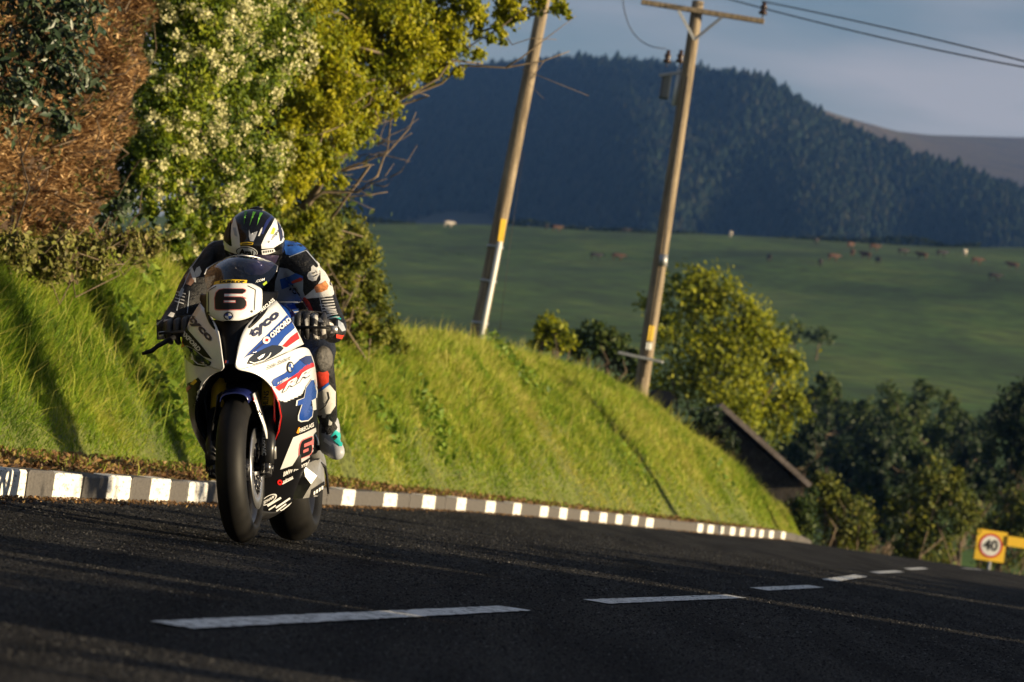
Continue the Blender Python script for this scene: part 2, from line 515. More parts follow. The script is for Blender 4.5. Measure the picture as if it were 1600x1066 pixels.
def lump(x, y):
    return vnoise(x * .9, y * .42, 1) * .9 + vnoise(x * 1.9, y * .9, 2) * .45 + vnoise(x * 3.5, y * 2.1, 3) * .25
def bank_pt(y, s):
    """s 0 at the foot .. 1 at the crest"""
    y = np.asarray(y, dtype=float); s = np.asarray(s, dtype=float)
    foot = .12 + .72 * np.clip((72 - y) / 20, .15, 1) * np.where(y < 33, 1.0, .75)
    d = foot + (dc(y) - foot) * np.clip(s, 0, 3)
    prof = 1 - (1 - np.clip(s, 0, 1)) ** 1.55
    z = rz(y) + .15 + (hc(y) - .15) * prof
    z = z + (lump(d, y) * .15) * np.clip(s * 2.5, 0, 1) * np.clip((74 - y) / 10, 0, 1)
    return kx(y) - d, y, z
rows = []
for y in np.concatenate([np.arange(-25, 72, .4), np.arange(72, 90, 2)]):
    foot = .12 + .72 * float(np.clip((72 - y) / 20, .15, 1)) * (1.0 if y < 33 else .75)
    row = [(kx(y) - .11, y, float(rz(y)) + .085)]
    for k in range(1, 4):
        d = .11 + (foot - .11) * k / 4
        row.append((kx(y) - d, y, float(rz(y)) + .105 + .045 * k / 4 + .018 * math.sin(y * 2.1 + k * 1.7)))
    rows.append(row + [tuple(float(v) for v in bank_pt(y, 0.0))])
verge = grid('verge', rows, M_SOIL); tag(verge, kind='structure')
rows = []
for y in np.concatenate([np.arange(-25, 72, .4), np.arange(72, 90, 2)]):
    row = [tuple(float(v) for v in bank_pt(y, s)) for s in np.linspace(0, 1, 13)]
    x, _, z = row[-1]
    fall = float(np.clip((y - 42) / 10, 0, 1))
    for e, (dx, dz) in enumerate([(.6, -.05), (1.6, -.25), (3.5, -.9), (7, -2.4), (14, -3.6)]):
        row.append((x - dx, y, z + dz * fall + (1 - fall) * .02 * e))
    rows.append(row)
bank = grid('bank', rows, M_BANK); tag(bank, kind='structure')

# ---- valley, pasture and far ground: one sheet out to the hills
TY = [60, 75, 100, 130, 150, 200, 250, 320, 400, 480, 550, 620, 690, 740, 800, 1000, 1500]
TZ = [-3.5, -4.2, -6.0, -4.0, -1.5, 3.0, 7.5, 13.0, 20.0, 27.5, 34.5, 41.5, 48.5, 51.5, 50, 30, -5]
def terr(x, y):
    y = np.asarray(y, dtype=float)
    w = np.clip((y - 150) / 400, 0, 1)
    z = np.interp(y, TY, TZ) + w * .112 * (x - 15) * np.clip((1050 - y) / 250, 0, 1)
    return z + w * (.35 * np.sin(x * .045 + y * .02) + .25 * np.sin(x * .11 - y * .05))
rows = []
yl = np.concatenate([np.arange(60, 160, 5), np.arange(160, 760, 8), np.arange(760, 1500, 40)])
for y in yl:
    half = 30 + .32 * y
    row = []
    for q in np.linspace(-1, 1, 61):
        x = q * half
        row.append((x, y, float(terr(x, y))))
    rows.append(row)
M_FIELD = ramp_mat('pasture', [(.38, (.032, .075, .008)), (.5, (.058, .120, .013)), (.60, (.095, .150, .02))], .05, fine=(.35, .5), stretch=(1, .45, 1))
field = grid('field', rows, M_FIELD); tag(field, kind='structure')
M_FARG = ramp_mat('outlying_ground', [(.3, (.05, .075, .025)), (.7, (.09, .12, .035))], .05)
rows = [[(x, y, -7.5 - .000002 * y * y) for x in np.linspace(-5000, 5000, 21)] for y in np.linspace(-300, 9000, 32)]
ground = grid('ground', rows, M_FARG); tag(ground, kind='structure')
rows = [[(kx(y) + ROADW + d, y, float(rz(y)) + .02 - max(0, (y - 55)) * .02 * (d / 20)) for d in (0, .25, .6, 2, 8, 25, 60)] for y in np.arange(-60, 120.1, 4)]
right_verge = grid('verge_right', rows, M_GROUND); tag(right_verge, kind='structure')
rows = [[(kx(y) - 15.5 - d, y, float(hc(y)) - 3.6 * float(np.clip((y - 42) / 10, 0, 1)) + .05) for d in (-2.5, 5, 20, 60)] for y in np.arange(-60, 90.1, 5)]
left_ground = grid('ground_left', rows, M_GROUND); tag(left_ground, kind='structure')

# ---- hills
RPX = [430, 560, 650, 700, 800, 870, 930, 1000, 1100, 1200, 1250, 1320, 1400, 1450, 1520, 1600, 1750]
RPY = [205, 165, 148, 118, 103, 99, 98, 104, 113, 131, 168, 206, 238, 256, 282, 308, 340]
def ridge(px):
    Yr = lerp(px, [430, 800, 1200, 1450, 1750], [2900, 2550, 2150, 1950, 1800])
    return at(px, lerp(px, RPX, RPY), Yr)
M_MOOR = ramp_mat('moor', [(.3, (.04, .032, .015)), (.5, (.085, .062, .030)), (.7, (.07, .064, .024))], .012, fine=(.15, .35))
M_FFLOOR = ramp_mat('hill_ground', [(.3, (.020, .026, .014)), (.7, (.06, .055, .03))], .01)
hrows = []
HP = np.linspace(380, 1780, 90)
def hill_pt(px, tt):
    r_ = ridge(px)
    Yb = 1150 + (r_.y - 1800) * .35
    d = ray_dir(px, 430)
    z0 = 20.0
    b_ = Vector((d.x * Yb / d.y - 60, Yb, z0))
    p = b_.lerp(r_, tt)
    p.z = z0 + (r_.z - z0) * (tt ** .85)
    p.z += 5 * math.sin(px * .021 + tt * 7) * tt * (1 - tt) * 4
    return p
for tt in np.linspace(0, 1, 26):
    hrows.append([hill_pt(px, tt) for px in HP])
for k, (dy, dz) in enumerate([(250, -15), (700, -60), (1400, -140)]):
    hrows.append([ridge(px) + Vector((dy * .3, dy, dz)) for px in HP])
hill = grid('hill', hrows, M_FFLOOR); tag(hill, kind='structure')
# moor shoulder: lit open slope beyond the plantation edge
mrows = []
MP = np.linspace(1180, 1900, 40)
for tt in np.linspace(0, 1, 14):
    row = []
    for px in MP:
        top = at(px, lerp(px, [1180, 1250, 1320, 1400, 1450, 1520, 1600, 1900], [140, 160, 183, 205, 211, 213, 215, 222]), 2700 + (px - 1180) * 2.6)
        base = at(px, 420, 1900 + (px - 1180) * .5)
        p = base.lerp(top, tt); row.append(p)
    mrows.append(row)
moor = grid('moor_hill', mrows, M_MOOR); tag(moor, kind='structure')

# ---- plantation of conifers on the hill: thousands of small trees read as one mass
r = np.random.default_rng(11)
TV, TF, TR = [], [], []
def edge_t(px):      # right of px 1280 the upper slope is open moor
    return lerp(px, [1200, 1260, 1330, 1420, 1500, 1600, 1780], [1.02, 1.02, 1.02, 1.02, 1.02, 1.02, 1.02])
hp, tp = [], []
while len(hp) < 20000:
    px = r.uniform(400, 1760); tt = r.uniform(0.30, 1.0)
    if tt < edge_t(px) + r.normal() * .012 and tt <= 1.0:
        hp.append(px); tp.append(tt)
ncol = 5
for px, tt in zip(hp, tp):
    p = hill_pt(px, tt)
    big = 1.15 if r.uniform() < .10 else 1.0
    H = r.uniform(4.5, 9) * big; R_ = H * r.uniform(.28, .42)
    if tt > .965: H *= r.uniform(.7, 1.12)
    base = len(TV); tone = r.uniform()
    a0 = r.uniform(0, 6.28)
    for (zz, rr) in ((.05, 1.0), (.52, .62), (.46, .80)):
        for k in range(ncol):
            th = a0 + 2 * math.pi * k / ncol
            q = R_ * rr * r.uniform(.75, 1.2)
            TV.append((p.x + q * math.cos(th), p.y + q * math.sin(th), p.z + H * zz)); TR.append(tone)
    TV.append((p.x, p.y, p.z + H)); TR.append(tone)
    for k in range(ncol):
        k2 = (k + 1) % ncol
        TF.append((base + k, base + k2, base + ncol + k2)); TF.append((base + k, base + ncol + k2, base + ncol + k))
        TF.append((base + 2 * ncol + k, base + 2 * ncol + k2, base + 3 * ncol))
M_CONIF = leaf_mat('conifer', [(.009, .018, .013), (.012, .023, .015), (.018, .029, .017), (.030, .033, .019)], trans=.0, rough=.9, gloss=.1)
forest = np_mesh('forest', np.array(TV), np.array(TF), M_CONIF, None, np.array(TR))
tag(forest, 'dark conifer plantation covering the distant hillside', 'forest', kind='stuff')

# ---- grass on the bank
def blades(name, X, Y, Z, L, W, lean, rnd, mat, parent=None, seed=5, nrm=None):
    r = np.random.default_rng(seed)
    n = len(X)
    P = np.stack([X, Y, Z], 1)
    th = r.uniform(0, 2 * np.pi, n)
    side = np.stack([np.cos(th), np.sin(th), np.zeros(n)], 1) * (W * .5)[:, None]
    up = np.tile(np.array([0, 0, 1.0]), (n, 1)) + lean
    if nrm is not None: up = up + nrm
    up += r.normal(size=(n, 3)) * .42
    up /= np.linalg.norm(up, axis=1)[:, None]
    tipd = up + lean * 1.3 + r.normal(size=(n, 3)) * .35; tipd[:, 2] -= .25
    tipd /= np.linalg.norm(tipd, axis=1)[:, None]
    mid = P + up * (L * .55)[:, None]
    tip = mid + tipd * (L * .5)[:, None]
    V = np.empty((n, 5, 3))
    V[:, 0] = P - side; V[:, 1] = P + side; V[:, 2] = mid + side * .8; V[:, 3] = mid - side * .8; V[:, 4] = tip
    i = np.arange(n) * 5
    Fq = np.concatenate([np.stack([i, i + 1, i + 2], 1), np.stack([i, i + 2, i + 3], 1), np.stack([i + 3, i + 2, i + 4], 1)])
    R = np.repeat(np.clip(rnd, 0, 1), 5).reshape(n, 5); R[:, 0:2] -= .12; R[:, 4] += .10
    return np_mesh(name, V.reshape(-1, 3), Fq, mat, parent, np.clip(R.ravel(), 0, 1))
M_GRASS = leaf_mat('grass_blade', [(.036, .080, .008), (.11, .20, .014), (.22, .33, .022), (.38, .42, .048), (.54, .48, .14)], trans=.40, rough=.6, gloss=.2)
r = np.random.default_rng(21)
n = 300000
y = np.exp(r.uniform(np.log(15.2), np.log(72), n))
s = r.uniform(-.01, 1.25, n)
tone0 = .50 + .22 * vnoise(y * .55, s * 2.2, 5) + .16 * vnoise(y * 1.6, s * 5, 6) + .17 * vnoise(y * 4, s * 11, 7)
x, y, z = bank_pt(y, np.clip(s, 0, 1))
over = np.clip(s - 1, 0, 1)
x = x - over * 2.4
cl = .5 + .35 * vnoise(x * 4, y * 2.4, 8) + .3 * vnoise(x * 1.5, y * .8, 9)
L = r.uniform(.055, .145, n) * np.clip(.35 + 1.25 * cl, .4, 1.9) * np.clip(.35 + s * 2.2, .3, 1.15)
W = r.uniform(.0045, .0095, n) * np.clip(y / 24, .8, 2.2)
lean = np.stack([.15 + .45 * vnoise(y * 1.7, s * 5, 10), -.10 + .45 * vnoise(y * 1.9, s * 6, 11), np.zeros(n)], 1)
n2 = 34000                                  # the bank carries on towards the camera, outside the picture
y2 = r.uniform(6, 15.4, n2); s2 = r.uniform(0, 1.2, n2); x2, y2, z2 = bank_pt(y2, np.clip(s2, 0, 1)); x2 = x2 - np.clip(s2 - 1, 0, 1) * 2.4
near_grass = blades('grass', x2, y2, z2 - .01, r.uniform(.09, .2, n2), r.uniform(.008, .014, n2), np.stack([.15 + .4 * vnoise(y2 * 1.7, s2 * 5, 10), np.zeros(n2), np.zeros(n2)], 1), .5 + .25 * vnoise(y2, s2 * 3, 5) + r.normal(size=n2) * .15, M_GRASS, seed=15)
tag(near_grass, 'grass on the near end of the bank below the brown hedge', 'grass', kind='stuff')
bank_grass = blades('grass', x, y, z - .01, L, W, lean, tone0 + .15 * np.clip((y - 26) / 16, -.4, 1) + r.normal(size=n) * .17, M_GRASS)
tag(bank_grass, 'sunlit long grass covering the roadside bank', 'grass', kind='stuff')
# seeding stems and broad weeds standing out of the sward
n = 7000
y = np.exp(r.uniform(np.log(15.5), np.log(66), n)); s = r.uniform(.12, 1.1, n)
x, y, z = bank_pt(y, np.clip(s, 0, 1))
lean = np.stack([.15 + .3 * r.normal(size=n) * .5, r.normal(size=n) * .15, np.zeros(n)], 1)
stems = blades('grass_stems', x, y, z, r.uniform(.18, .36, n), r.uniform(.004, .007, n) * np.clip(y / 24, .8, 2), lean, .78 + r.normal(size=n) * .12, M_GRASS, seed=8)
tag(stems, 'pale seeding grass stems rising from the bank', 'grass', kind='stuff')
# broad weeds (dock, nettle) in patches
cx = []
for k in range(42):
    yy = math.exp(r.uniform(math.log(16), math.log(60))); ss = r.uniform(.08, 1.0)
    cx.append((yy, ss))
P, S = [], []
for yy, ss in cx:
    k = 60
    y2 = yy + r.normal(size=k) * .22; s2 = np.clip(ss + r.normal(size=k) * .07, 0, 1)
    a = np.stack(bank_pt(y2, s2), 1); a[:, 2] += r.uniform(.05, .28, k)
    P.append(a); S.append(r.uniform(.05, .12, k))
P = np.concatenate(P); S = np.concatenate(S)
M_WEED = leaf_mat('weed_leaf', [(.08, .15, .016), (.15, .25, .024), (.25, .33, .04)], trans=.35)
weeds = leaves('weeds', P, S, M_WEED, None, r.uniform(0, 1, len(P)), aspect=.5, seed=4)
tag(weeds, 'broad leaved weeds growing in patches on the grass bank', 'weeds', kind='stuff')
# litter and tufts on the soil strip behind the kerb
n = 9000
y = np.exp(r.uniform(np.log(14), np.log(62), n)); d = r.uniform(.10, .84, n)
P = np.stack([kx(y) - d, y, rz(y) + .115 + .06 * d + r.uniform(0, .02, n)], 1)
M_LITTER = leaf_mat('dead_leaf', [(.05, .028, .014), (.16, .085, .035), (.30, .17, .07), (.20, .19, .05)], trans=.1)
litter = leaves('leaf_litter', P, r.uniform(.02, .055, n), M_LITTER, None, r.uniform(0, 1, n), aspect=.5, up=1.2, seed=6)
tag(litter, 'brown dead leaves and dry stems lying behind the kerb', 'litter', kind='stuff')
# grit swept into the gutter
n = 5000
y = np.exp(r.uniform(np.log(12), np.log(60), n)); d = -.01 - np.abs(r.normal(size=n)) * .10
P = np.stack([kx(y) - d, y, rz(y) + .006 + r.uniform(0, .006, n)], 1)
grit = leaves('gutter_grit', P, r.uniform(.008, .026, n), M_LITTER, None, r.uniform(0, .8, n), aspect=.7, up=1.5, seed=16)
tag(grit, 'brown grit and leaf crumbs swept against the kerb face', 'grit', kind='stuff')
n = 3600
y = np.exp(r.uniform(np.log(14), np.log(62), n)); d = .13 + .68 * r.beta(1.3, 1, n)
keep = (np.sin(y * 1.7) + np.sin(y * 4.1 + d * 3) * .7 + r.normal(size=n) * .5) > .2
y, d = y[keep], d[keep]; n = len(y)
edge = blades('grass_tufts', kx(y) - d, y, rz(y) + .11 + .05 * d, r.uniform(.03, .10, n), r.uniform(.005, .010, n) * np.clip(y / 22, .8, 2), np.zeros((n, 3)), .45 + r.normal(size=n) * .25, M_GRASS, seed=9)
tag(edge, 'short grass tufts sprouting along the back of the kerb', 'grass', kind='stuff')
# ================================================================== hedges, shrubs and trees
M_BARK = ramp_mat('bark', [(.3, (.07, .05, .035)), (.6, (.17, .125, .085)), (.75, (.22, .19, .15))], 9, fine=(60, .4), bump=.6)
def wander(r, a, b, k=6, j=.08):
    a, b = Vector(a), Vector(b); L = (b - a).length
    out = [a]
    for i in range(1, k):
        out.append(a.lerp(b, i / k) + Vector(r.normal(size=3)) * L * j)
    out.append(b); return out

def plant(name, label, cat, lobes, n, leaf, mat, base, trunk_r, seed, group=None, clump=.25, nclump=70, shell=(.5, 1.0), aspect=.55, facing=(0.5, -.85, .1),
          nbranch=14, extra=None, bark=None):
    r = np.random.default_rng(seed)
    root = empty(name, base); tag(root, label, cat, group)
    off = Vector(base)
    lob = [(Vector(c) - off, rad) for c, rad in lobes]
    P, O, tone, CP = clump_cloud(r, lob, n, clump, nclump, shell, facing)
    sz = r.uniform(.6, 1.35, n) * leaf
    leaves('crown', P, sz, mat, root, .25 + .5 * tone + r.normal(size=n) * .16, aspect=aspect, out=O * .45 + np.array(TO_SUN) * .75, seed=seed)
    br = []
    ctr = sum((Vector(c) for c, _ in lob), Vector()) / len(lob)
    top = ctr.copy()
    trunk = wander(r, (0, 0, -.1), top, 5, .04)
    br.append((trunk, [trunk_r * (1 - .12 * i) for i in range(len(trunk))]))
    for k in range(nbranch):
        t_ = Vector(CP[r.integers(0, len(CP))]); s_ = trunk[r.integers(1, len(trunk))]
        w = wander(r, s_, t_, 6, .07)
        br.append((w, [trunk_r * .42 * (1 - .14 * i) for i in range(len(w))]))
    if extra: br += [([Vector(p) - off for p in pts], rad) for pts, rad in extra]
    tubes('trunk', br, bark or M_BARK, root, 6)
    return root

def L_(px, py, Y, rpx, sq=1.0):
    """lobe: surveyed centre, radius given in photo pixels turned to metres at that distance"""
    k = Y / FPX
    return (at(px, py, Y), (rpx * k, rpx * k * .9, rpx * k * sq))

# --- clipped brown hedge
r = np.random.default_rng(31)
M_BROWN = leaf_mat('dry_conifer_spray', [(.06, .034, .016), (.24, .135, .055), (.50, .30, .13), (.74, .53, .28)], trans=.2, rough=.7)
hb = empty('clipped_hedge', at(110, 400, 26)); tag(hb, 'tall clipped hedge turned brown and dry, above the grass bank', 'hedge')
o_ = Vector(hb.location)
n = 64000
px = r.uniform(-60, 250, n); py = r.uniform(-90, 410, n)
right_edge = np.interp(py, [-90, 60, 200, 300, 410], [250, 232, 205, 172, 140])
keep = px < right_edge + 10 * np.sin(py * .07); px, py = px[keep], py[keep]
hole = (np.sin(px * .11 + py * .05) * np.sin(py * .09 - px * .04 + 2) + .5 * np.sin(px * .23) * np.sin(py * .19)) > .55
keep = ~hole | (r.uniform(size=len(px)) < .25)
px, py = px[keep], py[keep]; n = len(px)
Yh = np.interp(px, [-60, 250], [23.6, 28.2])
# ragged relief of the clipped face
rel = .22 * np.sin(px * .045 + py * .02) + .14 * np.sin(py * .06 - px * .03) + .10 * np.sin(px * .13 + 1) * np.sin(py * .11)
dep = np.abs(r.normal(size=n)) * .28
F_ = np.array(FWD); R_ = np.array(RGT); U_ = np.array(UPV)
D = F_[None] * FPX + R_[None] * (px - 800)[:, None] - U_[None] * (py - 533)[:, None]
P = np.array(CAMP)[None] + D * ((Yh + rel + dep) / D[:, 1])[:, None]
th = r.normal(size=n) * .55 + .25
A = np.stack([np.cos(th) * .95, -.35 + r.normal(size=n) * .35, np.sin(th) * .75], 1); A /= np.linalg.norm(A, axis=1)[:, None]
N = np.stack([.8 + r.normal(size=n) * .45, -.5 + r.normal(size=n) * .4, .25 + r.normal(size=n) * .5], 1)
B = np.cross(A, N); B /= np.linalg.norm(B, axis=1)[:, None] + 1e-9
s = r.uniform(.03, .085, n)[:, None]; w = r.uniform(.004, .009, n)[:, None]
V = np.empty((n, 4, 3)); P = P - np.array(o_)
V[:, 0] = P - A * s * .5; V[:, 1] = P + B * w; V[:, 2] = P + A * s * .5; V[:, 3] = P - B * w
i = np.arange(n) * 4
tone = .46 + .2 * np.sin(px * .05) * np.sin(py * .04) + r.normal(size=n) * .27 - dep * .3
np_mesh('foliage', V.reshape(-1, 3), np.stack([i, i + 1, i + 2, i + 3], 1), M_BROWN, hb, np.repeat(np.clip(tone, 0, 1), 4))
# green sprigs still alive among the dead growth
k_ = rng.permutation(n)[:7500]
M_SPRIG = leaf_mat('hedge_sprig', [(.02, .03, .008), (.06, .07, .016), (.14, .13, .03)], trans=.25)
gs = (np.sin(px[k_] * .05 + 1) * np.sin(py[k_] * .045 + px[k_] * .01) + rng.normal(size=len(k_)) * .4) > .25
k_ = k_[gs]
leaves('sprigs', P[k_] + np.array([.03, -.05, 0]), rng.uniform(.03, .06, len(k_)), M_SPRIG, hb, rng.uniform(0, 1, len(k_)), aspect=.5, seed=33)
# the same hedge continuing along the top of the bank towards the camera
n3 = 30000
y3 = rng.uniform(5, 25.2, n3); h3 = 3.7 + .25 * vnoise(y3 * .5, 0, 3) + .12 * vnoise(y3 * 2, 0, 4)
z3 = .95 + (h3 - .95) * rng.uniform(0, 1, n3); x3 = kx(y3) - 2.55 - .25 * vnoise(y3 * 1.3, z3 * 1.5, 5) - np.abs(rng.normal(size=n3)) * .2
P3 = np.stack([x3, y3, z3], 1) - np.array(o_)
leaves('foliage', P3, rng.uniform(.05, .13, n3), M_BROWN, hb, .45 + rng.normal(size=n3) * .25, aspect=.2, out=np.tile(np.array([.8, -.3, .2]), (n3, 1)), seed=34)
M_CORE = flat('hedge_dark_core', (.045, .026, .014), .95, var=.5, vscale=6)  # dark backing sheet, stands in for the shaded depth between the sprays
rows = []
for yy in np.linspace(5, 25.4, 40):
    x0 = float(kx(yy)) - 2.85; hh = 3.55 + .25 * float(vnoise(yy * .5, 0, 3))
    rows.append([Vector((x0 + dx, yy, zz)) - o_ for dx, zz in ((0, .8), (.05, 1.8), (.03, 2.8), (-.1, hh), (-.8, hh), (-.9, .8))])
grid('dark_core', rows, M_CORE, hb)
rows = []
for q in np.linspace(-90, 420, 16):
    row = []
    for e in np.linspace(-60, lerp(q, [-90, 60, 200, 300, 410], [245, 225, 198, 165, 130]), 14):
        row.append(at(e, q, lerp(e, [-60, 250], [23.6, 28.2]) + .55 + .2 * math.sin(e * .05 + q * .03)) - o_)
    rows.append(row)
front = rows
grid('dark_core', front, M_CORE, hb)
br = []
for k in range(46):
    e = r.uniform(-30, 200); q = r.uniform(-20, 400)
    a = at(e, q, lerp(e, [-60, 250], [23.6, 28.2]) + .3) - o_
    w_ = wander(r, a, a + Vector((r.uniform(-.5, .5), r.uniform(-.5, .1), r.uniform(-.1, .5))), 4, .1)
    br.append((w_, [.010, .008, .006, .005, .003]))
tag(tubes('twigs', br, M_BARK, hb, 5), kind='stuff')

# --- glossy broad leaved shrub growing through it
M_LAUREL = leaf_mat('glossy_leaf', [(.012, .026, .012), (.026, .050, .020), (.05, .080, .035), (.13, .15, .10)], trans=.12, rough=.42, gloss=.45)
lob = [L_(60, 60, 23.3, 75), L_(110, 20, 23.3, 60), L_(20, 150, 23.2, 70), L_(105, 120, 23.3, 55), L_(95, 190, 23.2, 36), L_(40, -20, 23.3, 80)]
plant('laurel_shrub', 'dark glossy broad leaved shrub growing out through the brown hedge', 'shrub', lob, 2300, .078, M_LAUREL, at(30, 420, 23.6), .008, 41, nclump=210, clump=.26, shell=(.2, 1.05), aspect=.42, nbranch=6, bark=flat('dark_stem', (.03, .02, .014), .8))
lob = [L_(185, 318, 25.0, 20), L_(165, 345, 25, 16)]
plant('laurel_shrub', 'small tuft of grey green leaves between the brown hedge and the blossom', 'shrub', lob, 90, .075, M_LAUREL, at(170, 370, 25.2), .012, 42, nclump=14, clump=.3, nbranch=5, aspect=.4)

# --- hawthorn in blossom
M_HAW = leaf_mat('hawthorn_leaf', [(.022, .042, .005), (.085, .14, .009), (.20, .26, .013), (.37, .38, .025)], trans=.35)
lob = [L_(300, 60, 29.5, 95), L_(270, 150, 29.2, 85), L_(350, 130, 30, 90), L_(240, 250, 29, 62), L_(310, 260, 29.6, 78), L_(250, 330, 28.8, 45), L_(385, 230, 30.5, 70),
       L_(400, 60, 31, 90), L_(340, -40, 30, 100), L_(400, 330, 31, 42), L_(285, 360, 29.2, 44), L_(330, 350, 29.6, 48), L_(225, 300, 28.8, 34), L_(285, 398, 29.6, 34), L_(320, 400, 30, 34), L_(255, 395, 29.2, 28), L_(280, 20, 29.5, 70), L_(255, -30, 29.2, 60)]
haw = plant('hawthorn_bush', 'hawthorn bush covered in creamy white blossom beside the brown hedge', 'bush', lob, 42000, .044, M_HAW, at(280, 410, 29.8), .03, 43, nclump=330, clump=.16, shell=(.45, 1.0))
M_BLOS = leaf_mat('may_blossom', [(.40, .40, .16), (.62, .60, .30), (.78, .74, .46)], trans=.25, rough=.7)
r = np.random.default_rng(44)
lobb = [(Vector(c) - Vector(haw.location), (rad[0] * 1.05, rad[1] * 1.05, rad[2] * 1.05)) for c, rad in lob]
P, O, tone, CP = clump_cloud(r, lobb, 11000, .065, 380, (.92, 1.06), (.45, -.85, .2))
leaves('blossom', P, r.uniform(.018, .038, len(P)), M_BLOS, haw, r.uniform(0, 1, len(P)), aspect=.9, out=O, seed=45)

# --- sycamore with bare hanging boughs
M_SYC = leaf_mat('young_leaf', [(.065, .10, .006), (.20, .235, .008), (.38, .37, .012), (.55, .49, .025)], trans=.42, rough=.5)
Yt = 35.0
lob = [L_(470, 60, 34, 90), L_(560, 30, Yt, 90), L_(640, 40, Yt, 75), L_(490, 170, 34, 80), L_(560, 130, Yt, 75), L_(440, 250, 33.5, 65), L_(620, 110, Yt, 50), L_(690, 45, Yt, 55),
       L_(430, -30, 34, 90), L_(540, -60, Yt, 100), L_(720, 0, Yt, 60), L_(660, -60, Yt, 80), L_(460, 320, 33.5, 50), L_(770, 10, Yt, 38), L_(805, 14, Yt, 26), L_(842, 0, Yt, 10), L_(775, 55, Yt, 24), L_(745, 62, Yt, 30), L_(700, 100, Yt, 28), L_(660, 90, Yt, 48), L_(600, 60, 34.6, 80), L_(520, 110, 34.3, 80), L_(540, 190, 34.6, 50), L_(590, 165, 34.8, 34), L_(480, 240, 34, 60), L_(510, 260, 34.3, 35)]
def bough(pts, r0, r1, Y=Yt):
    P_ = [at(px, py, Y + dy) for px, py, dy in pts]
    return (P_, [r0 + (r1 - r0) * i / (len(P_) - 1) for i in range(len(P_))])
ex = [bough([(440, 250, .2), (520, 200, 0), (600, 150, 0), (660, 118, -.1), (710, 95, -.1), (755, 100, 0)], .035, .006),
      bough([(600, 150, 0), (640, 150, .1), (690, 130, .1), (720, 102, 0), (790, 106, 0), (850, 95, .1), (890, 80, .1)], .018, .004),
      bough([(790, 106, 0), (815, 90, 0), (860, 55, 0), (900, 25, .1)], .009, .003),
      bough([(450, 290, .1), (520, 190, .1), (580, 170, 0), (640, 160, 0), (670, 150, 0), (640, 140, -.1)], .022, .004),
      bough([(460, 330, 0), (505, 300, 0), (560, 300, 0), (590, 275, 0), (600, 245, 0), (640, 200, .1), (650, 175, .1)], .020, .004),
      bough([(505, 300, 0), (540, 308, 0), (575, 305, 0), (606, 300, 0)], .009, .004),
      bough([(470, 300, 0), (520, 270, 0), (560, 255, 0), (585, 258, 0)], .010, .003),
      bough([(480, 290, 0), (540, 240, 0), (570, 200, 0), (620, 185, 0)], .011, .003),
      bough([(520, 270, .1), (545, 215, .1), (590, 190, .1), (648, 155, .1)], .008, .003),
      bough([(640, 60, 0), (720, 60, 0), (780, 40, 0), (830, 25, 0), (885, 15, .1)], .016, .005),
      bough([(780, 40, 0), (800, 70, 0), (830, 60, 0), (870, 62, 0)], .007, .003),
      bough([(850, 95, .1), (825, 130, .1), (850, 155, 0)], .005, .002), bough([(815, 108, 0), (870, 130, .2), (920, 150, .2)], .004, .002)]
M_TWIG = ramp_mat('lichened_twig', [(.3, (.10, .075, .055)), (.7, (.24, .19, .13))], 12)
rr_ = np.random.default_rng(5)
for k in range(34):     # fine hanging twigs under the crown
    a = (rr_.uniform(440, 610), rr_.uniform(190, 310)); L0 = rr_.uniform(25, 75); th = rr_.uniform(-1.0, .5)
    ex.append(bough([(a[0] + L0 * q * math.cos(th) + 4 * math.sin(q * 5 + k), a[1] + L0 * q * math.sin(th) + 5 * math.sin(q * 4 + k), .1 * math.sin(k)) for q in (0, .3, .6, 1)], .006, .002))
syc = plant('sycamore_tree', 'tree with bright yellow green young leaves and bare hanging boughs', 'tree', lob, 66000, .053, M_SYC, at(440, 420, 36), .045, 51, nclump=420, clump=.17, shell=(.4, 1.0), extra=ex, bark=M_TWIG, nbranch=26)
lob2 = [L_(875, 12, Yt, 16), L_(890, 22, Yt, 12), L_(848, 8, Yt, 12), L_(800, 25, Yt, 16), L_(828, 12, Yt, 13), L_(575, 205, Yt, 7), L_(620, 180, Yt, 6), L_(785, 65, Yt, 8)]
P, O, tone, CP = clump_cloud(rr_, [(Vector(c) - Vector(syc.location), rad) for c, rad in lob2], 520, .3, 40, (.2, 1.0), None)
tag(leaves('leaf_spray', P, rr_.uniform(.04, .08, len(P)), M_SYC, syc, .4 + rr_.normal(size=len(P)) * .25, aspect=.6, seed=52), kind='stuff')

# --- shrub under the sycamore, running down to the bank
M_HEDGE = leaf_mat('hedge_leaf', [(.035, .055, .008), (.10, .13, .012), (.20, .21, .02), (.30, .28, .045)], trans=.35)
lob = [L_(480, 370, 35, 55), L_(540, 400, 36, 50), L_(560, 460, 37, 48), L_(575, 520, 37.5, 42), L_(520, 460, 36.5, 45), L_(610, 545, 38.5, 30), L_(500, 330, 36, 45), L_(545, 355, 37, 30), L_(430, 380, 34.5, 50), L_(540, 545, 37, 32), L_(565, 570, 37.5, 18)]
plant('hedge_shrub', 'olive green shrub with bare stems below the yellow green tree', 'shrub', lob, 22000, .050, M_HEDGE, at(540, 560, 38), .045, 61, nclump=260, clump=.18, shell=(.35, 1.0), nbranch=40, bark=M_TWIG)
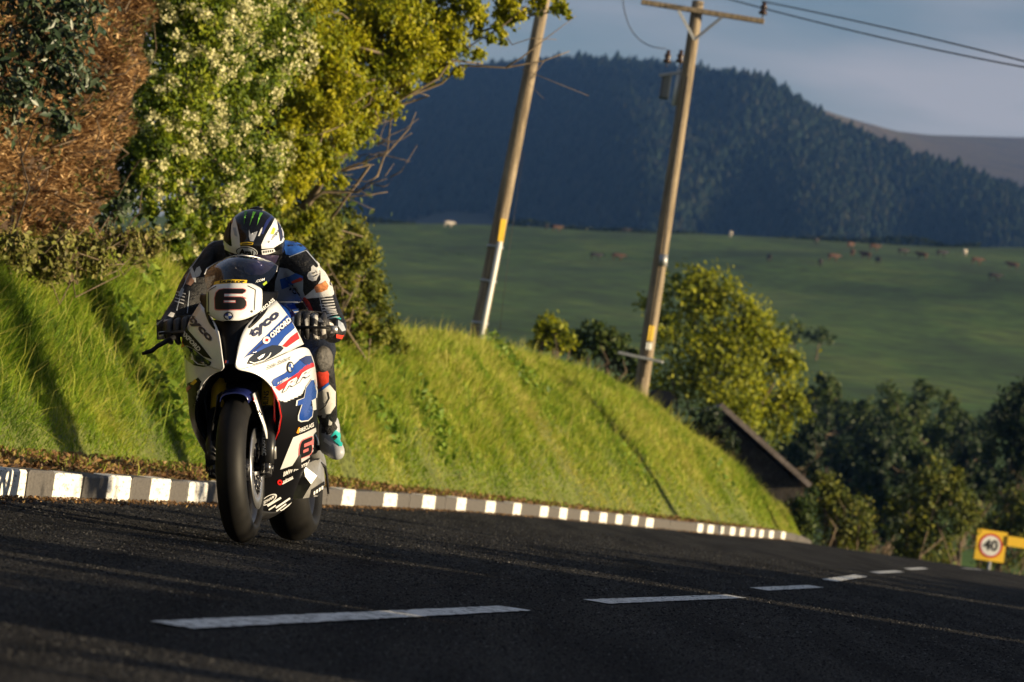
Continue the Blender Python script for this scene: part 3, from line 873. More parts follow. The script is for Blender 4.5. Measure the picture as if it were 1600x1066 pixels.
# dark backing growth behind the hawthorn and sycamore
M_DARKL = leaf_mat('ivy_leaf', [(.02, .04, .012), (.05, .085, .02), (.10, .14, .03)], trans=.2)
lob = [L_(260, 200, 33.5, 150), L_(380, 150, 36, 170), L_(420, 320, 36.5, 110), L_(470, 120, 38, 130), L_(280, 380, 33, 70), L_(180, 250, 31, 120), L_(370, 400, 35.5, 55), L_(150, 60, 31, 150), L_(300, -40, 34, 180)]
plant('ivy_thicket', 'dark ivy thicket seen through gaps behind the blossoming hawthorn', 'thicket', lob, 24000, .095, M_DARKL, at(380, 430, 37), .08, 62, nclump=300, clump=.22, shell=(.3, 1.0))
# brambles at the foot of the brown hedge
lob = [L_(20, 395, 22.6, 36), L_(80, 402, 23, 40), L_(140, 396, 23.8, 34), L_(190, 380, 24.8, 30), L_(225, 385, 26, 30)]
M_BRAM = leaf_mat('bramble_leaf', [(.08, .045, .02), (.13, .12, .03), (.20, .22, .04), (.34, .26, .12)], trans=.25)
plant('bramble_bush', 'scrubby brown and green bramble at the foot of the brown hedge', 'bush', lob, 5200, .045, M_BRAM, at(110, 420, 23.8), .012, 63, nclump=110, clump=.3, shell=(.2, 1.0), nbranch=26)

# --- trees in the valley and along the road beyond the crest
def gz(x, y): return float(terr(x, y))
def far_tree(name, label, lobes, n, leaf, mat, seed, cat='tree', group=None, nclump=120, clump=.2, tr=.12, shell=(.55, 1.0)):
    c = sum((Vector(l[0]) for l in lobes), Vector()) / len(lobes)
    low = min(l[0].z - l[1][2] for l in lobes)
    base = (c.x, c.y, max(min(gz(c.x, c.y), low), low - 4.0))
    return plant(name, label, cat, lobes, n, leaf, mat, base, tr, seed, group, nclump=nclump, clump=clump, shell=shell, nbranch=16)
M_OAK = leaf_mat('spring_oak_leaf', [(.04, .06, .004), (.13, .165, .006), (.28, .30, .010), (.44, .42, .016)], trans=.35)
M_DK = leaf_mat('dark_shaded_leaf', [(.006, .015, .004), (.014, .030, .007), (.03, .05, .010)], trans=.15)  # hillside shade on the valley trees is put into these near-black greens
M_MID = leaf_mat('valley_leaf', [(.012, .028, .005), (.028, .054, .007), (.058, .085, .010), (.10, .12, .015)], trans=.2)
M_OLV = leaf_mat('olive_leaf', [(.018, .032, .004), (.06, .085, .007), (.13, .145, .012), (.22, .21, .02)], trans=.25)
far_tree('oak_tree', 'rounded yellow green tree behind the utility pole with the crossarm',
         [L_(1075, 470, 95, 62), L_(1125, 500, 95, 68), L_(1180, 540, 95, 60), L_(1205, 600, 95, 55), L_(1120, 590, 94, 80), L_(1060, 560, 94, 65), L_(1190, 660, 95, 45), L_(1030, 500, 96, 40), L_(1085, 440, 95, 30), L_(1225, 640, 95, 38), L_(1130, 650, 93, 60), L_(1225, 560, 95, 26)],
         15000, .15, M_OAK, 71, nclump=420, clump=.19)
far_tree('roadside_shrub', 'light green shrub just behind the crest of the bank', [L_(852, 510, 66, 26), L_(870, 525, 66, 28), L_(838, 530, 66, 22)], 1400, .10, M_OAK, 72, 'shrub', nclump=60)
far_tree('roadside_shrub', 'dark shrub behind the bank next to the crossarm pole', [L_(925, 535, 70, 38), L_(960, 545, 70, 30), L_(900, 540, 70, 25), L_(975, 560, 70, 30), L_(985, 590, 70, 26)], 2400, .11, M_MID, 73, 'shrub', nclump=80)
far_tree('roadside_bush', 'olive bush at the end of the bank by the road', [L_(1290, 775, 84, 36), L_(1320, 810, 84, 42), L_(1285, 820, 84, 36), L_(1350, 840, 84, 26), L_(1275, 760, 84, 22), L_(1320, 845, 84, 30)], 5200, .10, M_OLV, 74, 'bush', nclump=160)
far_tree('roadside_bush', 'tall dark bush left of the speed limit sign', [L_(1455, 765, 92, 44), L_(1425, 810, 92, 42), L_(1490, 800, 92, 42), L_(1450, 850, 92, 44), L_(1480, 750, 92, 26), L_(1410, 850, 92, 34), L_(1395, 790, 92, 24)], 7500, .12, M_OLV, 75, 'bush', nclump=200)
far_tree('roadside_bush', 'dark bush behind the yellow speed limit sign', [L_(1560, 800, 122, 38), L_(1600, 795, 122, 40), L_(1530, 830, 122, 34), L_(1585, 850, 122, 40), L_(1640, 810, 122, 50), L_(1540, 875, 122, 26)], 6000, .15, M_OLV, 76, 'bush', nclump=160)
far_tree('dark_tree', 'almost black tree at the edge of the valley above the sign', [L_(1585, 650, 130, 52), L_(1560, 690, 130, 44), L_(1620, 690, 130, 60), L_(1600, 620, 130, 36), L_(1575, 725, 130, 40)], 5000, .19, M_DK, 77, nclump=140)
rv = np.random.default_rng(80)
VT = [(1275, 612, 205, 24, 'm'), (1310, 622, 230, 28, 'm'), (1345, 646, 220, 28, 'm'), (1390, 634, 240, 27, 'm'), (1430, 632, 245, 26, 'm'), (1470, 658, 235, 28, 'm'), (1505, 662, 240, 25, 'm'),
      (1300, 665, 190, 38, 'd'), (1350, 690, 180, 44, 'd'), (1400, 668, 195, 40, 'm'), (1450, 690, 185, 42, 'm'), (1500, 690, 190, 38, 'd'), (1540, 660, 200, 34, 'd'),
      (1275, 715, 160, 38, 'd'), (1330, 735, 155, 42, 'd'), (1385, 735, 150, 36, 'd'), (1440, 728, 158, 34, 'm'), (1500, 735, 150, 40, 'd'), (1365, 790, 140, 44, 'd'), (1545, 745, 150, 40, 'd'), (1250, 690, 150, 30, 'd'), (1400, 770, 140, 34, 'd')]
VL = ['low valley tree', 'rounded valley tree']
for k, (px, py, Y, rp, kd) in enumerate(VT):
    lob = [L_(px + rv.normal() * rp * .4, py + rv.normal() * rp * .25 + rp * q, Y + rv.normal() * 2, rp * rv.uniform(.6, .85)) for q in (-.35, .1, .45, .8)]
    row_, pos = (('upper', k) if k < 7 else ('middle', k - 7) if k < 13 else ('lower', k - 13))
    order = ['first', 'second', 'third', 'fourth', 'fifth', 'sixth', 'seventh', 'eighth', 'ninth'][pos]
    far_tree('valley_tree', ('dull green tree' if kd == 'm' else 'very dark tree') + ', %s from the oak in the %s row of the valley wood' % (order, row_), lob, 3000, .24, M_MID if kd == 'm' else M_DK, 100 + k,
             group='wood in the valley below the pasture', nclump=110, tr=.12)
# scattered thorn bushes on the pasture
for k, (px, py, Y, rp, lab) in enumerate([(985, 388, 640, 9, 'dark thorn bush on the pasture left of the crossarm pole'), (1010, 392, 640, 11, 'dark thorn bush on the pasture right behind the crossarm pole'), (690, 408, 560, 11, 'low bush on the pasture left of the leaning pole'),
                                       (655, 410, 560, 12, 'low bush on the pasture beside the hedge shrub'), (722, 405, 560, 9, 'low bush on the pasture touching the leaning pole'), (1240, 520, 330, 18, 'dark gorse patch on the pasture above the oak'), (1280, 524, 330, 15, 'smaller dark gorse patch on the pasture slope')]):
    lob = [L_(px, py, Y, rp), L_(px + rp, py + 3, Y, rp * .7), L_(px - rp, py + 2, Y, rp * .7)]
    plant('thorn_bush', lab, 'bush', lob, 500, .5 if Y > 400 else .3, M_MID, Vector((lob[0][0].x, Y, gz(lob[0][0].x, Y))), .1, 140 + k, nclump=30, nbranch=3)

# --- right-hand roadside: stone-faced hedge that shades the carriageway (mostly outside the picture)
r = np.random.default_rng(90)
M_STONE = ramp_mat('field_stone', [(.3, (.10, .09, .08)), (.7, (.26, .24, .21))], 5, fine=(30, .3), bump=.6)
rh = empty('roadside_hedge', (kx(10) + 8, 10, 0)); tag(rh, 'low leafy hedge on a stone bank along the far side of the road', 'hedge')
o_ = Vector(rh.location)
HY = [-30, 3.2, 3.4, 4.0, 4.1, 4.35, 4.45, 4.85, 4.95, 5.05, 5.15, 5.4, 5.5, 5.62, 5.72, 5.95, 6.1, 9.0, 9.1, 9.25, 9.35, 16.4, 16.6, 17.1, 17.25, 22, 24, 26, 26.3, 27, 27.3, 38, 40]
HZ = [1.14, 1.12, .5, .45, 1.0, 1.0, .4, .4, 1.05, 1.05, .4, .4, 1.0, 1.0, .35, .35, 1.08, 1.1, .8, .8, 1.1, 1.05, .40, .40, .98, .92, .85, .78, .3, .3, .6, .5, .25]
P = []; n = 26000
y = r.uniform(-30, 40, n); hh = np.interp(y, HY, HZ) + .07 * np.sin(y * 2.1) + .05 * np.sin(y * 5.7) + .05 * np.sin(y * 11)
z = hh * r.uniform(0, 1, n) ** .8; xx = kx(y) + ROADW + .9 + r.normal(size=n) * .22
P = np.stack([xx, y, z], 1) - np.array(o_)
leaves('foliage', P, r.uniform(.07, .14, n), M_HEDGE, rh, r.uniform(0, 1, n), seed=91)
rows = []
for yy in np.arange(-30, 40.1, .1):
    hgt = max(.2, lerp(yy, HY, HZ) + .07 * math.sin(yy * 2.1) + .05 * math.sin(yy * 5.7) - .10)
    x0 = float(kx(yy)) + ROADW + .9
    rows.append([Vector((x0 + dx, yy, zz)) - o_ for dx, zz in ((-.32, 0), (-.25, hgt * .7), (-.10, hgt), (.10, hgt), (.25, hgt * .7), (.32, 0))])
grid('stone_bank', rows, M_STONE, rh)
# young trees standing in that hedge; their shade falls across the bank
for k, (yy, hgt, wid) in enumerate([(16.5, 3.4, .36), (19.7, 3.4, .40), (23.4, 3.3, .25), (62.0, 4.2, .40), (65.5, 4.6, .34), (49.5, 3.6, .20)]):
    x0 = float(kx(yy)) + ROADW + 1.3
    lob = [(Vector((x0, yy, hgt * q)), (wid, wid, hgt * .12)) for q in (.42, .52, .62, .72, .82, .92)]
    plant('hedgerow_sapling', 'slender young tree standing in the hedge across the road', 'tree', lob, 2600, .10, M_HEDGE, (x0, yy, 0), .05, 190 + k, 'saplings across the road', nclump=70, nbranch=8, facing=None)
for k, (x0, yy, hgt) in enumerate([(27, 84, 8.5), (30, 92, 9.5), (35, 100, 9), (31, 112, 9), (25, 76, 7.5), (42, 122, 10)]):  # added unseen trees, placed to throw shade on the bushes past the crest
    lob = [(Vector((x0 + r.normal() * .8, yy + r.normal() * .8, hgt * q - 4)), (2.6, 2.6, 1.9)) for q in (.35, .5, .65, .8)]
    plant('added_shade_tree', 'added tall tree out of view, shading the bushes past the crest', 'tree', lob, 2600, .35, M_DK, (x0, yy, -5), .25, 200 + k, 'added shade trees out of view', nclump=80, facing=None)

# --- dark hedge along the skyline of the pasture
r = np.random.default_rng(95)
fh = empty('field_hedge', (20, 741, gz(20, 741))); tag(fh, 'thin dark hedge line along the skyline of the pasture', 'hedge')
n = 9000
xx = r.uniform(-75, 135, n); gap = vnoise(xx * .06, 0, 21)
xx = xx[gap > -.45]; n = len(xx)
P = np.stack([xx, 741 + r.normal(size=n) * .6, terr(xx, 741.0) + r.uniform(0, 1, n) * (1.3 + .8 * vnoise(xx * .15, 1, 22))], 1) - np.array(fh.location)
leaves('foliage', P, r.uniform(.4, .8, n), M_DK, fh, r.uniform(0, 1, n), seed=96)
# ================================================================== poles, wires, sign, shed
M_WOOD = ramp_mat('weathered_pole_wood', [(.3, (.10, .075, .05)), (.5, (.24, .19, .13)), (.7, (.38, .31, .22))], 5, stretch=(6, 6, .35), fine=(70, .3), bump=.4, bdist=.01)
M_GALV = flat('galvanised_steel', (.38, .39, .40), .5, .6, var=.2)
M_YEL = flat('yellow_plate', (.75, .48, .03), .5, var=.1)
M_WPL = flat('white_plate', (.75, .75, .72), .5)
M_PORC = flat('brown_porcelain', (.05, .03, .025), .25)
M_CABLE = flat('black_cable', (.02, .02, .022), .6)
def side_of(p0, p1, tt, ang, rad):
    """point on a pole's surface"""
    p = Vector(p0).lerp(Vector(p1), tt)
    return p + Vector((math.sin(ang), -math.cos(ang), 0)) * rad
def plate(name, c, w, h_, mat, parent, ang=0.3):
    bm = bmesh.new(); bmesh.ops.create_cube(bm, size=1)
    for v in bm.verts: v.co = Vector((v.co.x * w, v.co.y * .02, v.co.z * h_))
    bmesh.ops.bevel(bm, geom=bm.edges[:], offset=.004, segments=1, affect='EDGES')
    me = bpy.data.meshes.new(name); bm.to_mesh(me); bm.free()
    o = link(name, me, parent, mat); o.location = c; o.rotation_euler = (0, 0, ang); return o
# leaning pole
b1 = at(744, 535, 50); t1 = at(862, -60, 50)
p1 = empty('utility_pole', b1); tag(p1, 'leaning wooden utility pole with pale cable guard on the bank', 'utility pole')
tv = t1 - b1
tube('shaft', [tv * (i / 10) + Vector((0, 0, 0)) for i in range(-1, 11)], [.112 - .0026 * i for i in range(12)], M_WOOD, p1, 16)
plate('marker_plate', tv * .293 + Vector((.05, -.125, 0)), .085, .32, M_YEL, p1)
tube('cable_guard', [tv * q + Vector((.055, -.10, 0)) for q in (.0, .09, .18, .265)], [.038] * 4, M_WPL, p1, 8)
for q in (.05, .16, .25): tube('strap', [tv * q + Vector((0, 0, -.02)), tv * q + Vector((0, 0, .02))], [.118] * 2, M_GALV, p1, 14)
tube('stay_wire', [tv * .5 + Vector((.13, 0, 0)), tv * .25 + Vector((.20, -.05, 0)), Vector((.30, -.1, .2))], [.004] * 3, M_CABLE, p1, 5)
# crossarm pole
b2 = at(997, 640, 60); t2 = at(1091, 2, 60)
p2 = empty('utility_pole', b2); tag(p2, 'upright wooden utility pole with crossarm and transformer fuses', 'utility pole')
tv = t2 - b2
tube('shaft', [tv * (i / 10) for i in range(-1, 11)], [.128 - .0025 * i for i in range(12)], M_WOOD, p2, 16)
ca, cb = at(1002, 3, 59.84) - b2, at(1194, 34, 59.84) - b2
def bar(name, a, b, w, h_, mat, parent):
    a, b = Vector(a), Vector(b); d = (b - a); L = d.length
    bm = bmesh.new(); bmesh.ops.create_cube(bm, size=1)
    for v in bm.verts: v.co = Vector((v.co.x * L, v.co.y * w, v.co.z * h_))
    bmesh.ops.bevel(bm, geom=bm.edges[:], offset=min(w, h_) * .12, segments=1, affect='EDGES')
    me = bpy.data.meshes.new(name); bm.to_mesh(me); bm.free()
    o = link(name, me, parent, mat); o.location = (a + b) / 2
    x = d.normalized(); zz = Vector((0, 0, 1)); y_ = zz.cross(x).normalized(); z_ = x.cross(y_)
    o.rotation_euler = Matrix((x, y_, z_)).transposed().to_euler(); return o
bar('crossarm', ca, cb, .08, .085, M_WOOD, p2)
jn = at(1085, 62, 59.82) - b2
bar('brace', at(1060, 16, 59.76) - b2, jn, .012, .05, M_GALV, p2)
bar('brace', at(1128, 27, 59.76) - b2, jn, .012, .05, M_GALV, p2)
def insulator(name, c, parent, s=1.0):
    prof = [(.008, 0), (.008, .05), (.05, .05), (.055, .08), (.03, .10), (.045, .13), (.045, .15), (.025, .17), (.03, .21), (.001, .22)]
    V, Fs = [], []
    k = 12
    for rr, zz in prof:
        for i in range(k): V.append((rr * s * math.cos(2 * math.pi * i / k), rr * s * math.sin(2 * math.pi * i / k), zz * s))
    for j in range(len(prof) - 1):
        for i in range(k): Fs.append((j * k + i, j * k + (i + 1) % k, (j + 1) * k + (i + 1) % k, (j + 1) * k + i))
    o = mesh(name, V, Fs, M_PORC, parent, True); o.location = c; return o
insulator('insulator', cb + Vector((-.04, 0, .05)), p2, 1.35)
insulator('insulator', ca + Vector((.05, 0, .05)), p2, 1.35)
insulator('insulator', tv + Vector((0, 0, .05)), p2, 1.35)
# fuse gear and small transformer hung behind the pole
for px in (1041, 1061): insulator('bushing', at(px, 104, 60.35) - b2, p2, 1.3)
box('transformer', Vector(at(1030, 152, 60.2)) - b2, Vector(at(1030, 152, 60.2)) - b2 + Vector((.16, .24, .42)), flat('transformer_paint', (.02, .032, .05), .5, var=.15), p2, .03)
tube('fuse_tube', [at(1062, 108, 60.1) - b2, at(1053, 165, 60.1) - b2], [.04, .045], flat('fuse_grey', (.62, .64, .66), .4), p2, 10)
bar('bracket', at(1030, 118, 60.15) - b2, at(1074, 112, 60.05) - b2, .05, .05, M_GALV, p2)
plate('marker_plate', at(1017, 521, 59.83) - b2, .10, .26, M_YEL, p2)
plate('number_plate', at(1014, 541, 59.83) - b2, .10, .12, M_WPL, p2)
bar('step_bracket', at(966, 551, 59.8) - b2, at(1036, 566, 59.8) - b2, .06, .05, M_GALV, p2)
tube('junction_box', [at(1037, 398, 59.85) - b2, at(1036, 416, 59.85) - b2], [.07, .07], M_GALV, p2, 10)
tube('down_lead', [at(1074, 120, 59.84) - b2, at(1050, 280, 59.83) - b2, at(1036, 400, 59.84) - b2, at(1005, 590, 59.82) - b2], [.014] * 4, M_CABLE, p2, 6)
# overhead wires
def wire(label, pts, rad=.011, k=24):
    (ax, ay, aY), (mx, my, mY), (ex_, ey, eY) = pts
    A_, B_, C_ = at(ax, ay, aY), at(mx, my, mY), at(ex_, ey, eY)
    P_ = []
    for i in range(k + 1):
        q = i / k; P_.append(A_ * ((1 - q) * (1 - 2 * q)) + B_ * (4 * q * (1 - q)) + C_ * (q * (2 * q - 1)))
    o = tube('overhead_wire', [p - A_ for p in P_], rad, M_CABLE, None, 6); o.location = A_; tag(o, label, 'wire', 'overhead wires'); return o
wire('upper overhead wire running from the crossarm insulator to the right', [(1190, 2, 59.8), (1395, 46, 52), (1640, 106, 45)])
wire('lower overhead wire running parallel below the first', [(1092, -14, 59.8), (1365, 56, 52.6), (1640, 112, 46)])
wire('thin looped jumper wire above the transformer', [(972, -20, 59.5), (990, 52, 60), (1041, 76, 60.3)], .008)
# repeater sign
s0 = at(1548, 853, 108)
sg = empty('speed_limit_sign', (s0.x, 108, gz(s0.x, 108) * 0 - 3.2)); tag(sg, 'yellow backed 40 speed limit sign beside the road past the crest', 'sign')
so = s0 - Vector(sg.location)
M_YB = flat('yellow_backing', (.80, .50, .03), .45, var=.08)
M_RED = flat('sign_red', (.55, .03, .03), .4); M_BLK = flat('sign_black', (.02, .02, .02), .5)
plate('backing_board', so, .92, .92, M_YB, sg, .12)
plate('side_board', so + Vector((.80, .05, .22)), .66, .30, M_YB, sg, .12)
def disc(name, c, r0, r1, mat, parent, y):
    V, Fs = [], []; k = 32
    for i in range(k):
        th = 2 * math.pi * i / k
        for rr in (r0, r1): V.append((rr * math.cos(th), 0, rr * math.sin(th)))
    for i in range(k): Fs.append((2 * i, 2 * i + 1, 2 * ((i + 1) % k) + 1, 2 * ((i + 1) % k)))
    o = mesh(name, V, Fs, mat, parent); o.location = c + Vector((.12 * 0, y, 0)); o.rotation_euler = (0, 0, .12); return o
disc('roundel_face', so, 0, .34, M_WPL, sg, -.016)
disc('roundel_ring', so, .305, .365, M_RED, sg, -.020)
def flat_text(s, size, mat, parent, name='lettering'):
    cu = bpy.data.curves.new('t', 'FONT'); cu.body = s; cu.size = size; cu.align_x = 'CENTER'; cu.align_y = 'CENTER'; cu.offset = size * .03
    ob = bpy.data.objects.new('t', cu); COL.objects.link(ob)
    me = bpy.data.meshes.new_from_object(ob.evaluated_get(bpy.context.evaluated_depsgraph_get()))
    bpy.data.objects.remove(ob)
    for v in me.vertices: v.co = Vector((v.co.x, 0, v.co.y))
    return link(name, me, parent, mat)
o = flat_text('40', .44, M_BLK, sg); o.location = so + Vector((0, -.024, 0)); o.rotation_euler = (0, 0, .12)
tube('post', [Vector((.05, .06, 0)), so + Vector((.05, .06, .3))], [.045, .045], M_GALV, sg, 10)
# back of a small road sign by the end of the bank
c0 = at(1031, 632, 68)
sb = empty('road_sign_back', (c0.x, 68, 0)); tag(sb, 'dark back of a small road sign behind the bank', 'sign')
so = c0 - Vector(sb.location)
M_SBK = flat('sign_back_grey', (.02, .02, .024), .6)
V, Fs = [], []
ol = [(-.24, -.30), (.24, -.30), (.25, .16), (.20, .25), (.12, .27), (-.12, .27), (-.20, .24), (-.25, .15)]
for yy in (0, .02):
    for a, bq in ol: V.append(so + Vector((a, yy, bq)))
k = len(ol)
Fs = [tuple(range(k - 1, -1, -1)), tuple(range(k, 2 * k))] + [(i, (i + 1) % k, (i + 1) % k + k, i + k) for i in range(k)]
mesh('sign_board', V, [f for f in Fs], M_SBK, sb)
tube('post', [Vector((so.x + .20, .05, -.5)), Vector((so.x + .20, .05, so.z + .22))], [.03, .03], M_WOOD, sb, 8)
# stone shed: gable with one long roof slope running down to the right
Ys = 78
ap, er, el = at(1124, 636, Ys), at(1254, 752, Ys), at(1055, 690, Ys)
sh = empty('stone_shed', (ap.x, Ys, -4.0)); tag(sh, 'small stone shed with a pitched roof below the end of the bank', 'shed')
o_ = Vector(sh.location)
A_, R2, L2 = ap - o_, er - o_, el - o_
M_SHED = ramp_mat('shed_stone', [(.3, (.02, .018, .016)), (.7, (.07, .06, .05))], 3, fine=(14, .4), bump=.7)
poly = [(A_.x - .25, A_.z - .35), (A_.x - .25, 0), (R2.x, 0), (R2.x, R2.z), (A_.x, A_.z)]
V = [Vector((x, .15, z - .1)) for x, z in poly] + [Vector((x, 5.5, z - .1)) for x, z in poly]
Fs = [(0, 1, 2, 3, 4), (9, 8, 7, 6, 5)] + [(i, i + 5, (i + 1) % 5 + 5, (i + 1) % 5) for i in range(5)]
mesh('wall', V, Fs, M_SHED, sh)
M_ROOF = ramp_mat('slate_roof', [(.3, (.12, .10, .09)), (.7, (.26, .22, .20))], 4, fine=(20, .3), bump=.4)
def slope(a, b, nm):
    a, b = Vector(a), Vector(b); d = (b - a); n_ = Vector((-d.z, 0, d.x)).normalized()
    if n_.z < 0: n_ = -n_
    th = n_ * .11
    q = [a, b, b + th, a + th]
    V = [Vector((p.x, -.1, p.z)) for p in q] + [Vector((p.x, 5.8, p.z)) for p in q]
    return mesh(nm, V, [(0, 1, 2, 3), (7, 6, 5, 4), (0, 4, 5, 1), (1, 5, 6, 2), (2, 6, 7, 3), (3, 7, 4, 0)], M_ROOF, sh)
# nettles and long grass grown up round the shed
lobn = [L_(1250, 800, 76, 24), L_(1262, 775, 77, 14), L_(1245, 825, 76, 26)]
far_tree('nettle_clump', 'tall dark nettles and grass grown up against the shed', lobn, 3600, .09, M_MID, 78, 'nettles', nclump=120, tr=.02)
slope((A_.x - .01, 0, A_.z), (R2.x + .15, 0, R2.z - .12), 'roof_slope')
far_tree('elder_bush', 'black shaded elder bush beside the shed gable', [L_(1095, 668, 77, 30), L_(1070, 690, 77, 26), L_(1110, 655, 77.4, 20), L_(1130, 690, 77, 24)], 2200, .10, M_DK, 79, 'bush', nclump=70, tr=.03)

# ================================================================== cattle on the pasture
def cow_mesh():
    me = bpy.data.meshes.new('cow'); 
    pts = [((0, 0, 1.0), .36, .38), ((.55, 0, 1.02), .36, .40), ((-.6, 0, 1.03), .34, .36), ((-.95, 0, 1.05), .24, .28),   # trunk
           ((.95, 0, 1.15), .22, .30), ((1.25, 0, 1.22), .15, .2), ((1.42, 0, 1.10), .14, .14), ((1.68, 0, .92), .08, .09)]
    ed = [(0, 1), (0, 2), (2, 3), (1, 4), (4, 5), (5, 6), (6, 7)]
    for x, y_, fr in ((.62, .2, 1), (.62, -.2, 1), (-.75, .2, 0), (-.75, -.2, 0)):
        i = len(pts)
        pts += [((x, y_, .72), .13, .15), ((x + (.0 if fr else .06), y_, .42), .075, .075), ((x - (.0 if fr else .05), y_, .2), .055, .055), ((x + .02, y_, .02), .06, .06)]
        ed += [(1 if fr else 2, i), (i, i + 1), (i + 1, i + 2), (i + 2, i + 3)]
    i = len(pts)
    pts += [((-1.08, 0, .95), .04, .04), ((-1.12, 0, .5), .03, .03)]; ed += [(3, i), (i, i + 1)]
    for s in (-1, 1):
        i = len(pts); pts += [((1.30, s * .22, 1.26), .05, .03)]; ed += [(5, i)]
    me.from_pydata([p for p, *_ in pts], ed, [])
    o = bpy.data.objects.new('tmp', me); COL.objects.link(o)
    sk = o.modifiers.new('s', 'SKIN')
    for v, (_, a, b_) in zip(me.skin_vertices[0].data, pts): v.radius = (a, b_)
    me.skin_vertices[0].data[0].use_root = True
    ss = o.modifiers.new('u', 'SUBSURF'); ss.levels = 1; ss.render_levels = 1
    out = bpy.data.meshes.new_from_object(o.evaluated_get(bpy.context.evaluated_depsgraph_get()))
    bpy.data.objects.remove(o); return out
COWM = {}
base_cow = cow_mesh()
for nm, c in (('white', (.50, .44, .38)), ('black', (.018, .016, .016)), ('brown', (.085, .038, .02))):
    q = base_cow.copy(); q.materials.append(flat('cow_' + nm, c, .8, var=.2, vscale=1.5)); COWM[nm] = q
COWS = [(1141, 368, 'white', 1.5, 'white cow standing alone near the top of the pasture'), (1275, 379, 'black', 1.2, 'black cow right of the lone white cow'), (1507, 397, 'white', 1.3, 'white cow among the cattle towards the far side'),
        (1328, 386, 'brown', .9, 'uppermost brown cow of the cluster'), (1331, 398, 'brown', 1.6, 'reddish cow standing just below the uppermost one'), (1365, 389, 'brown', .2, 'brown cow at the upper end of the cluster, nearer the sign side'), (1301, 405, 'brown', .3, 'brown cow at the near end of the cluster'),
        (1352, 402, 'brown', 2.6, 'brown cow between two black cows in the cluster'), (1281, 414, 'black', 1.4, 'black cow below the brown cluster'), (1371, 411, 'black', 1.8, 'black cow at the lower end of the cluster'), (1525, 411, 'brown', .2, 'brown cow just under the far white cow'),
        (1582, 419, 'brown', 3.0, 'brown cow at the edge of the pasture view'), (1553, 436, 'black', .1, 'large black cow nearest on the pasture slope'), (1201, 406, 'black', 1.7, 'black calf alone between the pole and the cluster'), (964, 405, 'brown', .1, 'brown cow left of the crossarm pole'),
        (700, 353, 'white', .4, 'pale cow at the pasture top left of the leaning pole'), (853, 357, 'black', 1.5, 'black cow at the pasture top right of the leaning pole'), (869, 359, 'brown', .3, 'brown cow beside the black cow near the leaning pole'), (978, 357, 'black', .1, 'black cow lying near the pasture skyline'), (1410, 396, 'black', .4, 'black cow between the brown cluster and the far white cow'), (1440, 403, 'brown', 2.9, 'dark brown cow right of the brown cluster'), (1470, 399, 'black', .3, 'black cow just left of the far white cow'), (930, 404, 'black', .2, 'black cow left of the brown cow by the pole')]
for px, py, c, rot, lab in COWS:
    # walk down the bearing until it meets the pasture
    best = None
    for Y in np.arange(250, 745, 2):
        p = at(px, py + 3, Y); g = gz(p.x, Y)
        if p.z <= g: best = (p.x, Y, g); break
    if best is None:
        p = at(px, py, 735); best = (p.x, 735, gz(p.x, 735))
    o = link('cow', COWM[c]); o.location = best; o.scale = (.88, .88, .88); o.rotation_euler = (0, 0, rot); tag(o, lab, 'cow', 'cattle on the pasture')
# ================================================================== the racing motorcycle
# bike frame: x across (towards the picture's right), y backwards from the front axle, z up; origin at the front contact patch
BM_ = Matrix.Translation(Vector((-.963, 14.646, .012))) @ Matrix.Rotation(math.radians(-5.5), 4, 'Z') @ Matrix.Rotation(math.radians(-10.2), 4, 'Y')
BI = BM_.inverted()
EYE = BI @ CAMP
def bdir(px, py): return (BI.to_3x3() @ ray_dir(px, py)).normalized()
def F(px, py, yp):
    """a point surveyed on the machine: bearing plus its own distance yp behind the front axle"""
    d = bdir(px, py)
    return EYE + d * ((yp - EYE.y) / d.y)
def mir(p): return Vector((-p[0], p[1], p[2]))

bike = empty('racing_motorcycle'); bike.matrix_world = BM_
tag(bike, 'white black and blue racing motorcycle number 6 leaning into the corner', 'motorcycle')

M_WHITE = flat('white_lacquer', (.72, .73, .74), .22, coat=.6, spec=.5, var=.03, vscale=30)
M_BLACK = flat('black_lacquer', (.005, .005, .006), .40, coat=.0, spec=.14)
M_BLUE = flat('blue_lacquer', (.010, .055, .30), .22, coat=.6)
M_DBLUE = flat('navy_lacquer', (.012, .018, .10), .25, coat=.5)
M_RED_ = flat('red_lacquer', (.60, .018, .016), .25, coat=.5)
M_ORG = flat('orange_ink', (.85, .30, .02), .4)
M_YELS = flat('yellow_sticker', (.82, .52, .02), .4)
M_INK = flat('black_ink', (.008, .008, .009), .5, spec=.25)
M_NAVY = flat('navy_ink', (.012, .016, .055), .45)
M_WINK = flat('white_ink', (.72, .72, .72), .45)
M_PINK = flat('pale_red_ink', (.55, .14, .14), .45)
M_GREEN = flat('green_ink', (.10, .34, .03), .4)
M_LIME = flat('lime_ink', (.38, .50, .03), .4)
M_TEAL = flat('teal_rubber', (.02, .40, .38), .45)
M_RUB = flat('tyre_rubber', (.010, .0095, .009), .55, var=.25, vscale=25, spec=.22)
M_RIM = flat('black_rim', (.018, .018, .022), .3, .3, coat=.3)
M_STEEL = flat('brushed_steel', (.50, .50, .51), .32, .9, var=.15)
M_ALU = flat('cast_aluminium', (.55, .54, .52), .38, .8, var=.2, vscale=12)
M_CARB = flat('carbon_fibre', (.014, .014, .015), .38, coat=.1, var=.4, vscale=90, spec=.35)
M_DARK = flat('black_plastic', (.008, .008, .009), .6, spec=.25)
M_LENS = flat('headlight_lens', (.02, .022, .026), .08, coat=.8)

